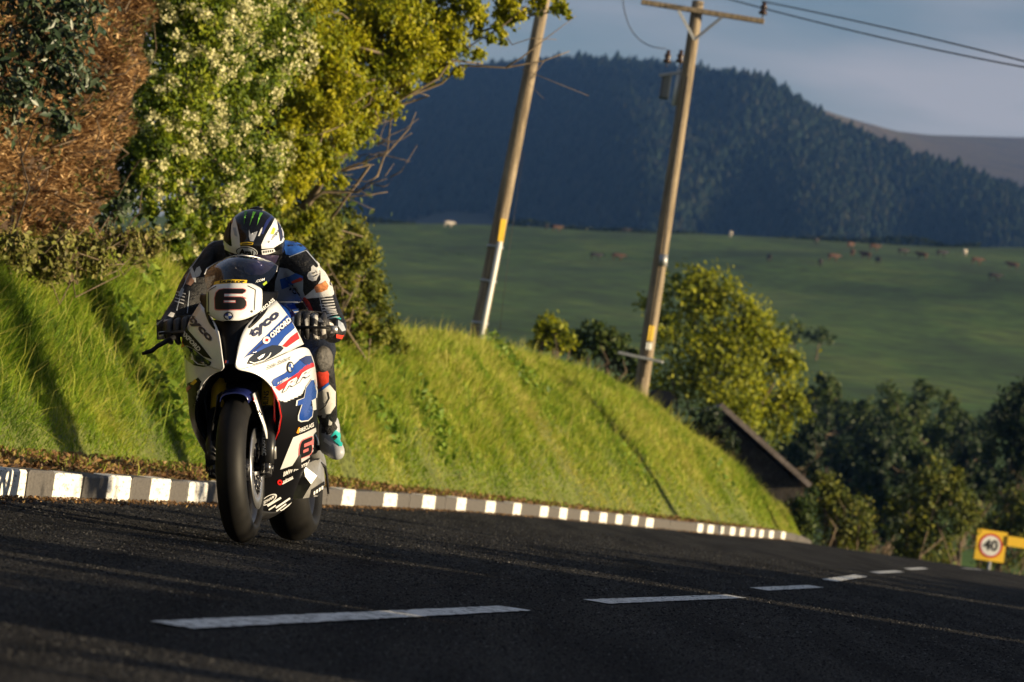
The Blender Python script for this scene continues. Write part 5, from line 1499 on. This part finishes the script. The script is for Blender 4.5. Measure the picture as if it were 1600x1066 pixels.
# --- livery, far side (picture left)
TL = bvh_of(upper_l)
write(TL, 'tyco', (313, 513.5), (35, 38), (10.6, -9.8), M_NAVY, upper_l, 1, .045)
paint(TL, [(280, 499), (275, 506), (272, 522), (283, 541), (293, 540), (305, 546), (318, 557), (332, 562), (316, 541), (297, 519)], M_BLACK, upper_l, 0, 'stripe')
paint(TL, [(268, 524), (273, 522), (284, 534), (290, 541), (276, 547), (270, 538)], M_RED_, upper_l, 1, 'stripe')
ring(TL, (280, 512), 5, 4.2, 0, M_WINK, upper_l, 2, 'emblem', ang=.8); ring(TL, (280.5, 512.5), 3.2, 2.7, 0, M_RED_, upper_l, 3, 'emblem', ang=.8, k=4)
write(TL, 'OXFORD', (299.5, 532.5), (29, 31), (5.4, -4.6), M_WINK, upper_l, 3, .05)
TSl = bvh_of(side_l)
paint(TSl, [(300, 637), (283, 630), (278, 615), (285, 600), (300, 597), (310, 590), (318, 600), (310, 620), (306, 640)], M_BLACK, side_l, 0, 'stripe')
spray(side_l, [(240, 640), (300, 637), (312, 622), (335, 640), (400, 700), (400, 840), (240, 840)], M_BLACK)
paint(TSl, [(284, 608), (296, 602), (300, 606), (290, 614)], M_PINK, side_l, 1, 'stripe'); paint(TSl, [(298, 600), (306, 592), (309, 596), (303, 602)], M_YELS, side_l, 1, 'stripe')

# ---- controls
for s in (-1, 1):
    g0, g1 = Vector((s * .175, .235, .885)), Vector((s * .345, .275, .872))
    bar_ = tube('handlebar', [Vector((s * .11, .235, .89)), g0, g1], [.013, .013, .013], M_DARK, bike, 10)
    tube('grip', [g0 + Vector((s * .03, 0, 0)), g1], [.018, .018], M_RUB, bar_, 12)
    tube('bar_end', [g1, g1 + Vector((s * .03, 0, 0))], [.018, .014], M_ALU, bar_, 10)
    tube('lever', [g0 + Vector((0, -.03, 0)), g0 + Vector((s * .05, -.07, -.005)), g0 + Vector((s * .15, -.065, -.01)), g0 + Vector((s * .18, -.06, -.012))], [.008, .007, .006, .006], M_DARK, bar_, 8)
    box('master_cylinder', g0 + Vector((-.02, -.05, .0)), g0 + Vector((.02, -.01, .035)), M_DARK, bar_, .006)
a = F(272, 527, .20); c = F(222, 553, .10)
tube('lever_guard', [a, F(246, 541, .12), F(238, 548, .10), c], [.011, .010, .010, .007], M_DARK, bike, 8)
# ---- bodywork and machinery behind
def loft(name, secs, mat, parent, sub=2):
    """secs: (y, z centre, half width, half height) oval sections"""
    rows = []
    for (y_, zc, hw, hh) in secs:
        rows.append([Vector((hw * math.copysign(abs(math.cos(a)) ** .8, math.cos(a)), y_, zc + hh * math.copysign(abs(math.sin(a)) ** .8, math.sin(a)))) for a in np.linspace(0, 2 * math.pi, 13)[:-1]])
    o = grid(name, rows, mat, parent, close=True)
    bm = bmesh.new(); bm.from_mesh(o.data)
    bmesh.ops.holes_fill(bm, edges=[e for e in bm.edges if e.is_boundary], sides=0); bm.to_mesh(o.data); bm.free()
    if sub:
        q = o.modifiers.new('s', 'SUBSURF'); q.levels = sub; q.render_levels = sub; bake(o)
    for p in o.data.polygons: p.use_smooth = True
    return o
tank = loft('fuel_tank', [(.36, .88, .10, .06), (.45, .90, .16, .11), (.62, .91, .18, .13), (.80, .88, .14, .10), (.92, .85, .09, .06)], M_BLUE, bike)
loft('instrument_shroud', [(-.02, .98, .07, .05), (.10, 1.0, .12, .06), (.25, .96, .12, .07), (.36, .92, .10, .06)], M_DARK, bike)
loft('seat', [(.88, .84, .10, .04), (1.05, .84, .14, .04), (1.25, .88, .13, .05)], M_DARK, bike)
loft('tail_unit', [(1.15, .86, .13, .06), (1.35, .93, .12, .06), (1.55, .98, .08, .045), (1.68, 1.0, .04, .03)], M_WHITE, bike)
loft('engine', [(.42, .45, .14, .16), (.55, .46, .20, .22), (.75, .46, .20, .24), (.95, .48, .14, .2)], flat('engine_casing', (.05, .05, .05), .5, .6, var=.3), bike, 1)
for s in (-1, 1):
    tube('frame_spar', [Vector((s * .06, .22, .86)), Vector((s * .15, .45, .78)), Vector((s * .17, .75, .68)), Vector((s * .13, 1.0, .5))], [.03, .04, .045, .05], M_ALU, bike, 8)
    sw = loft('swingarm', [(.98, .43, .05, .05), (1.1, .42, .03, .06), (1.3, .36, .022, .045), (1.47, .325, .02, .03)], M_ALU, bike, 1)
    sw.location = (s * .135, 0, 0)
    pg = tube('footpeg', [Vector((s * .17, 1.0, .40)), Vector((s * .275, 1.0, .405))], [.012, .010], M_DARK, bike, 8)
# lit casting with the sponsor plate below the boot (picture right)
hp_ = [F(474, 727, .80), F(500, 716, .95), F(506, 724, 1.0), F(508, 757, 1.0), F(496, 776, .92), F(473, 779, .82), F(486, 757, .82), F(477, 745, .80)]
c_ = sum(hp_, Vector()) / 8
V = hp_ + [p + Vector((-.07, .08, 0)) for p in hp_] + [c_ + Vector((.02, -.03, .01))]
Fs = [(i, (i + 1) % 8, 16) for i in range(8)] + [((i + 1) % 8, i, i + 8, (i + 1) % 8 + 8) for i in range(8)]
hang = mesh('footrest_hanger', V, Fs, M_ALU, bike)
TH = bvh_of(hang)
paint(TH, [(486, 765), (506, 752), (507, 764), (492, 777), (484, 778)], M_INK, hang, 1, 'plate')
for k in range(4): paint(TH, [(489 + k * 4, 768 - k * 2.6), (491.6 + k * 4, 766.4 - k * 2.6), (491.6 + k * 4, 771.5 - k * 2.6), (489 + k * 4, 773.5 - k * 2.6)], M_WINK, hang, 2, 'mark')
tube('gear_linkage', [F(498, 722, .95), F(508, 730, 1.0), F(511, 745, 1.02), F(513, 772, 1.02)], [.008, .007, .006, .005], M_DARK, bike, 6)
tube('exhaust_pipe', [Vector((-.05, .5, .22)), Vector((-.10, .75, .2)), Vector((-.16, .95, .28)), Vector((-.2, 1.25, .5))], [.03, .032, .04, .05], M_STEEL, bike, 12)
# ================================================================== the rider
rider = empty('person'); rider.matrix_world = BM_
tag(rider, 'rider in black white and blue leathers tucked low over the motorcycle', 'person')
M_LEA = flat('black_leather', (.009, .009, .010), .46, bump=.9, vscale=26, spec=.36)
M_WLEA = flat('white_leather', (.62, .61, .59), .5, bump=.15, vscale=60, var=.06)
M_BLEA = flat('blue_leather', (.02, .10, .42), .45, bump=.15, vscale=60)
M_GLEA = flat('grey_leather', (.36, .40, .46), .5, bump=.15, vscale=60)
M_RLEA = flat('red_leather', (.62, .05, .025), .5, bump=.15, vscale=60)
M_KNEE = flat('knee_slider_plastic', (.07, .065, .06), .6, var=.5, vscale=40, bump=.4)
def skin(name, pts, edges, mat, parent, sub=2, root=0):
    me = bpy.data.meshes.new(name); me.from_pydata([tuple(p[0]) for p in pts], edges, [])
    o = link(name, me, parent, mat)
    k = o.modifiers.new('k', 'SKIN'); k.use_smooth_shade = True
    for v, p in zip(me.skin_vertices[0].data, pts):
        v.radius = (p[1], p[2] if len(p) > 2 else p[1])
    me.skin_vertices[0].data[root].use_root = True
    s = o.modifiers.new('s', 'SUBSURF'); s.levels = sub; s.render_levels = sub
    o = bake(o)
    if not o.data.materials: o.data.materials.append(mat)
    for p in o.data.polygons: p.use_smooth = True
    return o
HEAD = F(397, 379, .52)
pts = [(Vector((0, 1.16, .93)), .17, .13),            # 0 pelvis
       (Vector((0, .98, 1.02)), .16, .12),            # 1 waist
       (Vector((0, .82, 1.10)), .25, .15),          # 2 chest
       (Vector((0, .72, 1.14)), .235, .135),           # 3 collar
       (Vector((0, .62, 1.19)), .075, .075),          # 4 neck
       (HEAD + Vector((0, .03, -.01)), .09, .09)]     # 5 head inside the helmet
E_ = [(0, 1), (1, 2), (2, 3), (3, 4), (4, 5)]
def chain(start, lst):
    i = len(pts)
    for q in lst: pts.append(q)
    E_.append((start, i)); E_.extend((j, j + 1) for j in range(i, i + len(lst) - 1))
# picture-right arm: elbow pushed out, forearm foreshortened to the grip
chain(3, [(F(458, 409, .70), .097, .10), (F(487, 440, .64), .083, .085), (F(509, 486, .56), .064, .066), (F(526, 520, .50), .060, .062), (F(518, 519, .42), .047, .047), (F(508, 514, .34), .036, .036)])
chain(3, [(F(340, 409, .70), .097, .10), (F(310, 443, .66), .083, .085), (F(290, 480, .56), .064, .066), (F(272, 502, .50), .058, .060), (F(263, 509, .42), .045, .045), (F(258, 514, .34), .036, .036)])
for s in (1, -1):
    def q_(p): return Vector((p.x * s, p.y, p.z))
    hip = Vector((.145, 1.12, .86)); knee = F(501, 566, .62)
    ank = F(513, 662, .98)
    chain(0, [(q_(hip), .115, .115), (q_(hip.lerp(knee, .5)), .092, .092), (q_(knee + Vector((-.01, .03, .005))), .066, .068), (q_(knee.lerp(ank, .22)), .056, .058), (q_(knee.lerp(ank, .5)), .054, .056), (q_(ank), .042, .042)])
body = skin('leathers', pts, E_, M_LEA, rider, 2)
TB = bvh_of(body)
# leathers: coloured panels (picture right)
def P_(pp, mat, layer=0, nm='panel'): return paint(TB, pp, mat, body, layer, nm, 5)
P_([(441, 368), (450, 370), (463, 376), (478, 389), (470, 396), (455, 400), (447, 398), (443, 385)], M_BLEA)
P_([(437, 418), (450, 420), (462, 428), (474, 436), (474, 455), (478, 466), (465, 474), (440, 478), (428, 470), (430, 440)], M_GLEA)
P_([(437, 436), (452, 432), (462, 427), (474, 432), (474, 437), (455, 446), (440, 452)], M_BLEA, 1)
P_([(456, 440), (470, 434), (474, 436), (473, 439), (458, 443)], M_RLEA, 2)
roundel(TB, (460.5, 454), 5.4, 6.0, body, layer=1)
P_([(494, 408), (505, 416), (515, 434), (523, 452), (521, 461), (506, 465), (488, 466), (470, 468), (482, 459), (494, 449), (501, 437), (500, 424)], M_WLEA)
P_([(491, 450), (496, 445), (503, 443), (508, 439), (513, 447), (511, 453), (503, 457), (494, 458)], flat('flame_print', (.55, .20, .07), .5, var=.6, vscale=50), 1)
P_([(480, 431), (482, 426), (486, 424), (486, 418), (489, 415), (492, 418), (495, 419), (497, 416), (499, 420), (497, 426), (499, 430), (496, 434), (494, 439), (488, 440), (482, 437)], M_WLEA, 1, 'emblem')
for a, c in (((488, 428), (492, 427)), ((490, 433), (496, 430)), ((493, 424), (495, 427))):
    P_([(a[0], a[1] - .8), (c[0], c[1] - .8), (c[0], c[1] + .8), (a[0], a[1] + .8)], M_LEA, 2, 'emblem')
for k in range(7):
    y0 = 463 + k * 4.3; x0 = 500 + (k % 3) * 2; x1 = 519 + k * 1.2
    P_([(x0, y0), (x1, y0 - 1.5), (x1 + .3, y0 + .3), (x0, y0 + 1.7)], M_WLEA, 0, 'stretch_rib')
P_([(516, 496), (526, 494), (533, 498), (532, 500), (524, 497), (517, 499)], M_TEAL, 0, 'panel')
P_([(524, 522), (536, 524), (544, 524), (544, 529.5), (534, 530), (523, 527.5)], M_RLEA)
P_([(470, 466), (477, 464), (484, 472), (490, 486), (484, 488), (477, 478)], M_RLEA)
P_([(442, 478), (458, 472), (468, 488), (468, 497), (450, 494)], M_BLEA)
for k in range(4): P_([(452, 483 + k * 4), (466, 481 + k * 4.2), (467, 482.8 + k * 4.2), (452, 485 + k * 4)], M_WLEA, 1, 'stretch_rib')
# picture left, in shade
P_([(304, 426), (307, 419), (312, 416), (315, 424), (312, 431), (307, 434)], M_WLEA, 0, 'emblem')
P_([(289, 432), (296, 425), (301, 432), (304, 440), (298, 447), (290, 444)], flat('brown_print', (.30, .16, .10), .55, var=.5, vscale=40), 0)  # duller, browner print than the flame on the other sleeve
P_([(296, 420), (300, 416), (306, 432), (306, 442), (302, 440)], M_WLEA, 0)
for k in range(4): P_([(273 + k, 470 - k * 5), (287 + k, 474 - k * 5), (287 + k, 475.6 - k * 5), (273 + k, 471.6 - k * 5)], M_WLEA, 0, 'stretch_rib')
# seams and stretch panels that break up the black sleeves
def seam(a, c, w_=.55, mat=M_GLEA, nm='seam'):
    v = Vector((c[0] - a[0], c[1] - a[1])).normalized(); nn = Vector((-v.y, v.x)) * w_
    P_([(a[0] + nn.x, a[1] + nn.y), (c[0] + nn.x, c[1] + nn.y), (c[0] - nn.x, c[1] - nn.y), (a[0] - nn.x, a[1] - nn.y)], mat, 1, nm)
for a, c in (((452, 402), (478, 392)), ((478, 392), (496, 413)), ((474, 465), (470, 440)), ((500, 466), (505, 492)), ((505, 492), (498, 505)), ((323, 385), (300, 418)), ((300, 418), (284, 455)), ((284, 455), (276, 486)), ((296, 455), (292, 490)), ((335, 378), (323, 385))): seam(a, c)
for k in range(5): seam((507 + k * 1.5, 478 + k * 5), (520 + k * 2.5, 476 + k * 5), .8, M_WLEA, 'stretch_rib')
P_([(528, 500), (536, 506), (540, 516), (534, 518), (528, 510)], M_GLEA, 0)
P_([(505, 494), (516, 490), (519, 493), (507, 498)], M_WLEA, 0)
P_([(279, 460), (284, 450), (288, 452), (284, 464)], M_GLEA, 0); P_([(262, 494), (267, 488), (273, 490), (270, 497)], M_WLEA, 0)
# legs
P_([(492, 583), (510, 577), (514, 584), (513, 598), (502, 606), (492, 612)], M_RLEA)
P_([(492, 611), (503, 605), (513, 597), (514, 601), (504, 609), (492, 616)], M_BLEA, 1)
P_([(486, 618), (503, 609), (515, 601), (524, 612), (524, 634), (516, 646), (500, 649), (484, 646)], M_WLEA)
for a, c in (((512, 612), (514, 622)), ((514, 622), (508, 634)), ((508, 634), (500, 641))):
    P_([(a[0] - .8, a[1]), (c[0] - .8, c[1]), (c[0] + .8, c[1]), (a[0] + .8, a[1])], M_LEA, 1)
P_([(504, 646), (510, 648), (508, 653), (503, 652)], M_WLEA, 0); P_([(514, 655), (519, 660), (517, 668), (513, 664)], M_WLEA, 0)

# ---- knee slider
kc = F(504, 561, .57)
V, Fs = [], []
ax_ = (EYE - kc).normalized(); ax_ = (ax_ + Vector((.5, 0, 0))).normalized(); u_ = ax_.cross(Vector((0, 0, 1))).normalized(); v_ = ax_.cross(u_)
prof = [(.048, -.03), (.052, 0), (.049, .016), (.034, .022), (0.002, .023)]
for rr, hh in prof:
    for k in range(20):
        a = 2 * math.pi * k / 20; V.append(kc + u_ * rr * .85 * math.cos(a) + v_ * rr * 1.1 * math.sin(a) + ax_ * hh)
for j in range(len(prof) - 1):
    for k in range(20): Fs.append((j * 20 + k, j * 20 + (k + 1) % 20, (j + 1) * 20 + (k + 1) % 20, (j + 1) * 20 + k))
mesh('knee_slider', V, Fs, M_KNEE, rider, True)

# ---- boots
M_BOOT = flat('boot_leather', (.36, .38, .42), .45, var=.15, vscale=30)
M_SOLE = flat('boot_sole', (.012, .012, .012), .6)
for s in (1, -1):
    def q_(p): return Vector((p.x * s, p.y, p.z))
    a, h_, m1, t1_ = F(514, 664, .98), F(512, 690, 1.02), F(521, 700, .93), F(532, 714, .88)
    bt = skin('boot', [(q_(F(513, 650, .96)), .046, .05), (q_(a), .050, .054), (q_(h_), .052, .056), (q_(m1), .046, .048), (q_(t1_), .034, .032), (q_(h_ + Vector((-.01, .07, -.02))), .042, .045)], [(0, 1), (1, 2), (2, 3), (3, 4), (2, 5)], M_BOOT, rider, 2)
    if s > 0:
        T2_ = bvh_of(bt)
        paint(T2_, [(505, 655), (517, 650), (527, 668), (524, 676), (512, 680), (502, 676)], M_LEA, bt, 0, 'panel')
        paint(T2_, [(516, 684), (520, 678), (524, 672), (530, 676), (536, 690), (534, 698), (530, 698), (527, 688), (522, 690)], M_TEAL, bt, 1, 'buckle')
        paint(T2_, [(519, 684), (524, 680), (527, 684), (523, 689)], M_INK, bt, 2, 'buckle')
        paint(T2_, [(508, 684), (514, 690), (522, 694), (516, 697), (506, 690)], M_WINK, bt, 1, 'panel')
        paint(T2_, [(541, 698), (547, 708), (547, 716), (541, 720), (538, 712)], M_SOLE, bt, 1, 'toe_slider')
        paint(T2_, [(512, 722), (530, 722), (538, 720), (536, 728), (518, 729)], M_SOLE, bt, 1, 'sole')

# ---- gloves: palm and five separate fingers round the grips
M_GLV = flat('glove_leather', (.030, .028, .028), .45, bump=.3, vscale=80)
M_GLVW = flat('glove_white', (.50, .48, .45), .5, var=.3, vscale=60)
for s in (1, -1):
    wr = F(508, 514, .34) if s > 0 else F(258, 514, .34)
    g0, g1 = Vector((s * .205, .245, .885)), Vector((s * .335, .272, .873))
    gm = g0.lerp(g1, .55)
    P0 = [(wr + Vector((0, .03, 0)), .042, .042), (wr, .043, .042), (gm + Vector((0, .055, .036)), .046, .034), (gm + Vector((0, .012, .050)), .050, .026)]
    Ed = [(0, 1), (1, 2), (2, 3)]
    for f_, (q, ln) in enumerate([(.12, .92), (.38, 1.0), (.64, 1.0), (.90, .85)]):
        c = g0.lerp(g1, q); i = len(P0)
        P0 += [(c + Vector((0, .012, .054)), .0175, .016), (c + Vector((0, -.040, .044 * ln)), .0170, .0165), (c + Vector((0, -.054, .000)), .0155, .015), (c + Vector((0, -.028, -.036 * ln)), .0135, .0135), (c + Vector((0, .004, -.040 * ln)), .012, .012)]
        Ed += [(3, i), (i, i + 1), (i + 1, i + 2), (i + 2, i + 3), (i + 3, i + 4)]
    i = len(P0); c = g0.lerp(g1, .02)
    P0 += [(gm.lerp(c, .6) + Vector((0, .045, .005)), .016, .016), (c + Vector((0, .022, -.022)), .013, .013), (c + Vector((0, -.006, -.030)), .0115, .0115), (c + Vector((s * .02, -.026, -.022)), .010, .010)]
    Ed += [(2, i), (i, i + 1), (i + 1, i + 2), (i + 2, i + 3)]
    gv = skin('glove', P0, Ed, M_GLV, rider, 2, 1)
    tg = bvh_of(gv)
    if s > 0:
        for pp in ([(482, 494), (490, 490), (500, 496), (506, 503), (500, 504), (492, 498)], [(476, 500), (480, 497), (481, 512), (478, 512)], [(502, 507), (508, 512), (509, 521), (504, 524), (501, 516)], [(489, 521), (497, 526), (504, 527), (500, 531), (492, 528)], [(514, 503), (520, 506), (523, 514), (520, 520), (516, 512)], [(491, 506), (495, 509), (494, 514), (490, 511)]):
            paint(tg, pp, M_GLVW, gv, 0, 'armour', 4)
    else:
        for pp in ([(244, 505), (254, 500), (262, 498), (262, 501), (252, 505), (245, 509)], [(235, 516), (242, 512), (245, 522), (240, 528), (236, 524)]):
            paint(tg, pp, M_GLVW, gv, 0, 'armour', 4)

# ---- helmet
M_HEL = flat('helmet_black', (.005, .005, .006), .16, coat=.25, spec=.4)
bm = bmesh.new(); bmesh.ops.create_uvsphere(bm, u_segments=40, v_segments=28, radius=1)
tilt = Matrix.Rotation(math.radians(-14), 3, 'X') @ Matrix.Rotation(math.radians(6), 3, 'Z')
for v in bm.verts:
    c = v.co.copy()
    x, y_, z = c.x * .130, c.y * .160, c.z * .140
    if c.z < -.2: z *= 1.0; x *= 1 - .16 * (-c.z - .2); 
    if c.z < -.35 and c.y < 0: y_ *= 1.06                         # chin bar
    if c.z > .3 and c.y > .2: y_ *= 1.05
    if abs(c.z) < .25 and c.y < -.5: y_ *= .97
    v.co = tilt @ Vector((x, y_, z)) + HEAD
for f in bm.faces: f.smooth = True
me = bpy.data.meshes.new('helmet'); bm.to_mesh(me); bm.free()
hel = link('helmet', me, rider, M_HEL)
TH_ = bvh_of(hel)
def H(pp, mat, layer=0, nm='panel', st=4): return paint(TH_, pp, mat, hel, layer, nm, st)
H([(366.8, 340), (362, 352), (361, 368), (363, 385), (359, 384), (350, 376), (347.5, 377), (349, 389), (358, 393), (369, 397), (377, 390), (375.3, 382), (374.2, 368.5), (370.8, 352.8), (368.4, 343)], M_WHITE)
H([(364.5, 356), (369, 356), (371.5, 370), (367, 368)], M_GLEA, 1)
H([(351, 364), (357, 352), (361, 346), (359.5, 360), (359.5, 376), (355, 380), (351, 374)], M_LEA, 1)
H([(429.2, 341), (436, 350), (443, 358), (448.5, 366.5), (441.5, 378.5), (427, 387.5), (408.5, 389), (408, 382.5), (413, 371), (418.5, 361), (424.5, 351)], M_WHITE)
H([(432.5, 346), (436.5, 352), (440, 361), (441.5, 371), (439, 377), (437, 377), (439, 368), (437.5, 359)], M_NAVY, 1)
H([(422, 366), (426.5, 355.5), (430, 358), (427, 366.5)], M_LIME, 1)
write(TH_, 'frempa', (427, 370), (16, -20), (-4.5, -3.2), M_NAVY, hel, 2, .01, shear=.2)
H([(408.5, 391), (427.5, 388.5), (430, 393), (421, 396.5), (409.5, 399)], M_WHITE, 0)
write(TH_, 'CARL COX', (418.5, 393.2), (17, -2.6), (.4, -3.6), M_INK, hel, 1, .02) if False else None
for k in range(5): H([(411 + k * 3.4, 392 - k * .45), (412.8 + k * 3.4, 391.8 - k * .45), (412.8 + k * 3.4, 395 - k * .45), (411 + k * 3.4, 395.4 - k * .45)], M_INK, 1, 'mark')
H([(389, 359), (391.5, 366), (392, 371), (396, 368), (402.5, 361), (400, 369), (396, 377.5), (391, 377), (389, 370)], flat('helmet_grey', (.45, .47, .52), .25, coat=.5), 0)
H([(409.8, 355), (407, 359), (403, 369), (405.5, 369), (409, 361)], M_WHITE, 0)
H([(416, 345), (411, 356), (407, 366), (411, 366), (415, 357), (420, 348), (425, 341), (428, 338), (424, 336)], M_DBLUE, 0)
for a, c in (((384.2, 330.5), (381.2, 352)), ((397.5, 331.5), (389.5, 354)), ((408.0, 333), (401.0, 353))):      # three green claw marks
    d = (c[0] - a[0], c[1] - a[1])
    q = [(a[0] - 2.4, a[1]), (a[0] + 2.6, a[1] + .6), (a[0] + d[0] * .3 + 1.3, a[1] + d[1] * .3), (a[0] + d[0] * .38 - .2, a[1] + d[1] * .36), (a[0] + d[0] * .62 + 1.0, a[1] + d[1] * .6), (c[0] + .2, c[1]), (a[0] + d[0] * .6 - .9, a[1] + d[1] * .62), (a[0] + d[0] * .42 - 1.7, a[1] + d[1] * .42), (a[0] + d[0] * .28 - 1.2, a[1] + d[1] * .28)]
    H(q, M_GREEN, 1, 'claw_mark', 5)
ring(TH_, (385.5, 393.5), 17, 8.8, 0, M_WHITE, hel, 1, ang=.12); ring(TH_, (385.5, 393.5), 15.8, 7.8, 0, M_INK, hel, 2, ang=.12); ring(TH_, (385.5, 393.5), 14.2, 6.6, 0, flat('oval_grey', (.42, .46, .50), .3), hel, 3, ang=.12)
write(TH_, 'Arai', (385.5, 393.3), (21, 2.6), (.6, -9.0), M_INK, hel, 5, .05)
paint(TH_, [(375, 380), (386, 378), (396, 379.5), (395, 382.5), (376, 383.5)], M_YELS, hel, 0, 'vent', 4)
paint(TH_, [(379, 381), (394, 380.3), (394, 382), (378, 382.8)], M_INK, hel, 1, 'vent', 4)
# visor: smoke shield across the eye port
V, Fs = [], []
for j, zz in enumerate(np.linspace(-.97, -.44, 6)):
    for k, a in enumerate(np.linspace(-1.25, 1.25, 15)):
        rr = math.sqrt(max(0, 1 - zz * zz))
        V.append(Vector((.132 * rr * math.sin(a), -.166 * rr * math.cos(a), .145 * zz)) + HEAD)
for j in range(5):
    for k in range(14): Fs.append((j * 15 + k, j * 15 + k + 1, (j + 1) * 15 + k + 1, (j + 1) * 15 + k))
mesh('visor', V, Fs, flat('smoke_visor', (.10, .08, .16), .16, metal=.7, coat=.5), hel, True)
tube('vent_scoop', [F(391, 328, .50), F(401, 326.5, .50), F(411, 328.5, .50)], [.008, .011, .008], M_HEL, hel, 8)
# ================================================================== evening air
hz = box('haze', (-1100, -40, -9.5), (900, 3900, 520), None)
hz.data.materials.clear()
mh = bpy.data.materials.new('haze_air'); mh.use_nodes = True
t = mh.node_tree; t.nodes.clear()
out = t.nodes.new('ShaderNodeOutputMaterial'); pv = t.nodes.new('ShaderNodeVolumePrincipled')
pv.inputs['Color'].default_value = (.16, .38, 1.0, 1)
pv.inputs['Density'].default_value = .00008
pv.inputs['Anisotropy'].default_value = 0.0
t.links.new(pv.outputs['Volume'], out.inputs['Volume'])
hz.data.materials.append(mh)
tag(hz, 'thin bluish evening haze over the valley', 'haze', kind='stuff')
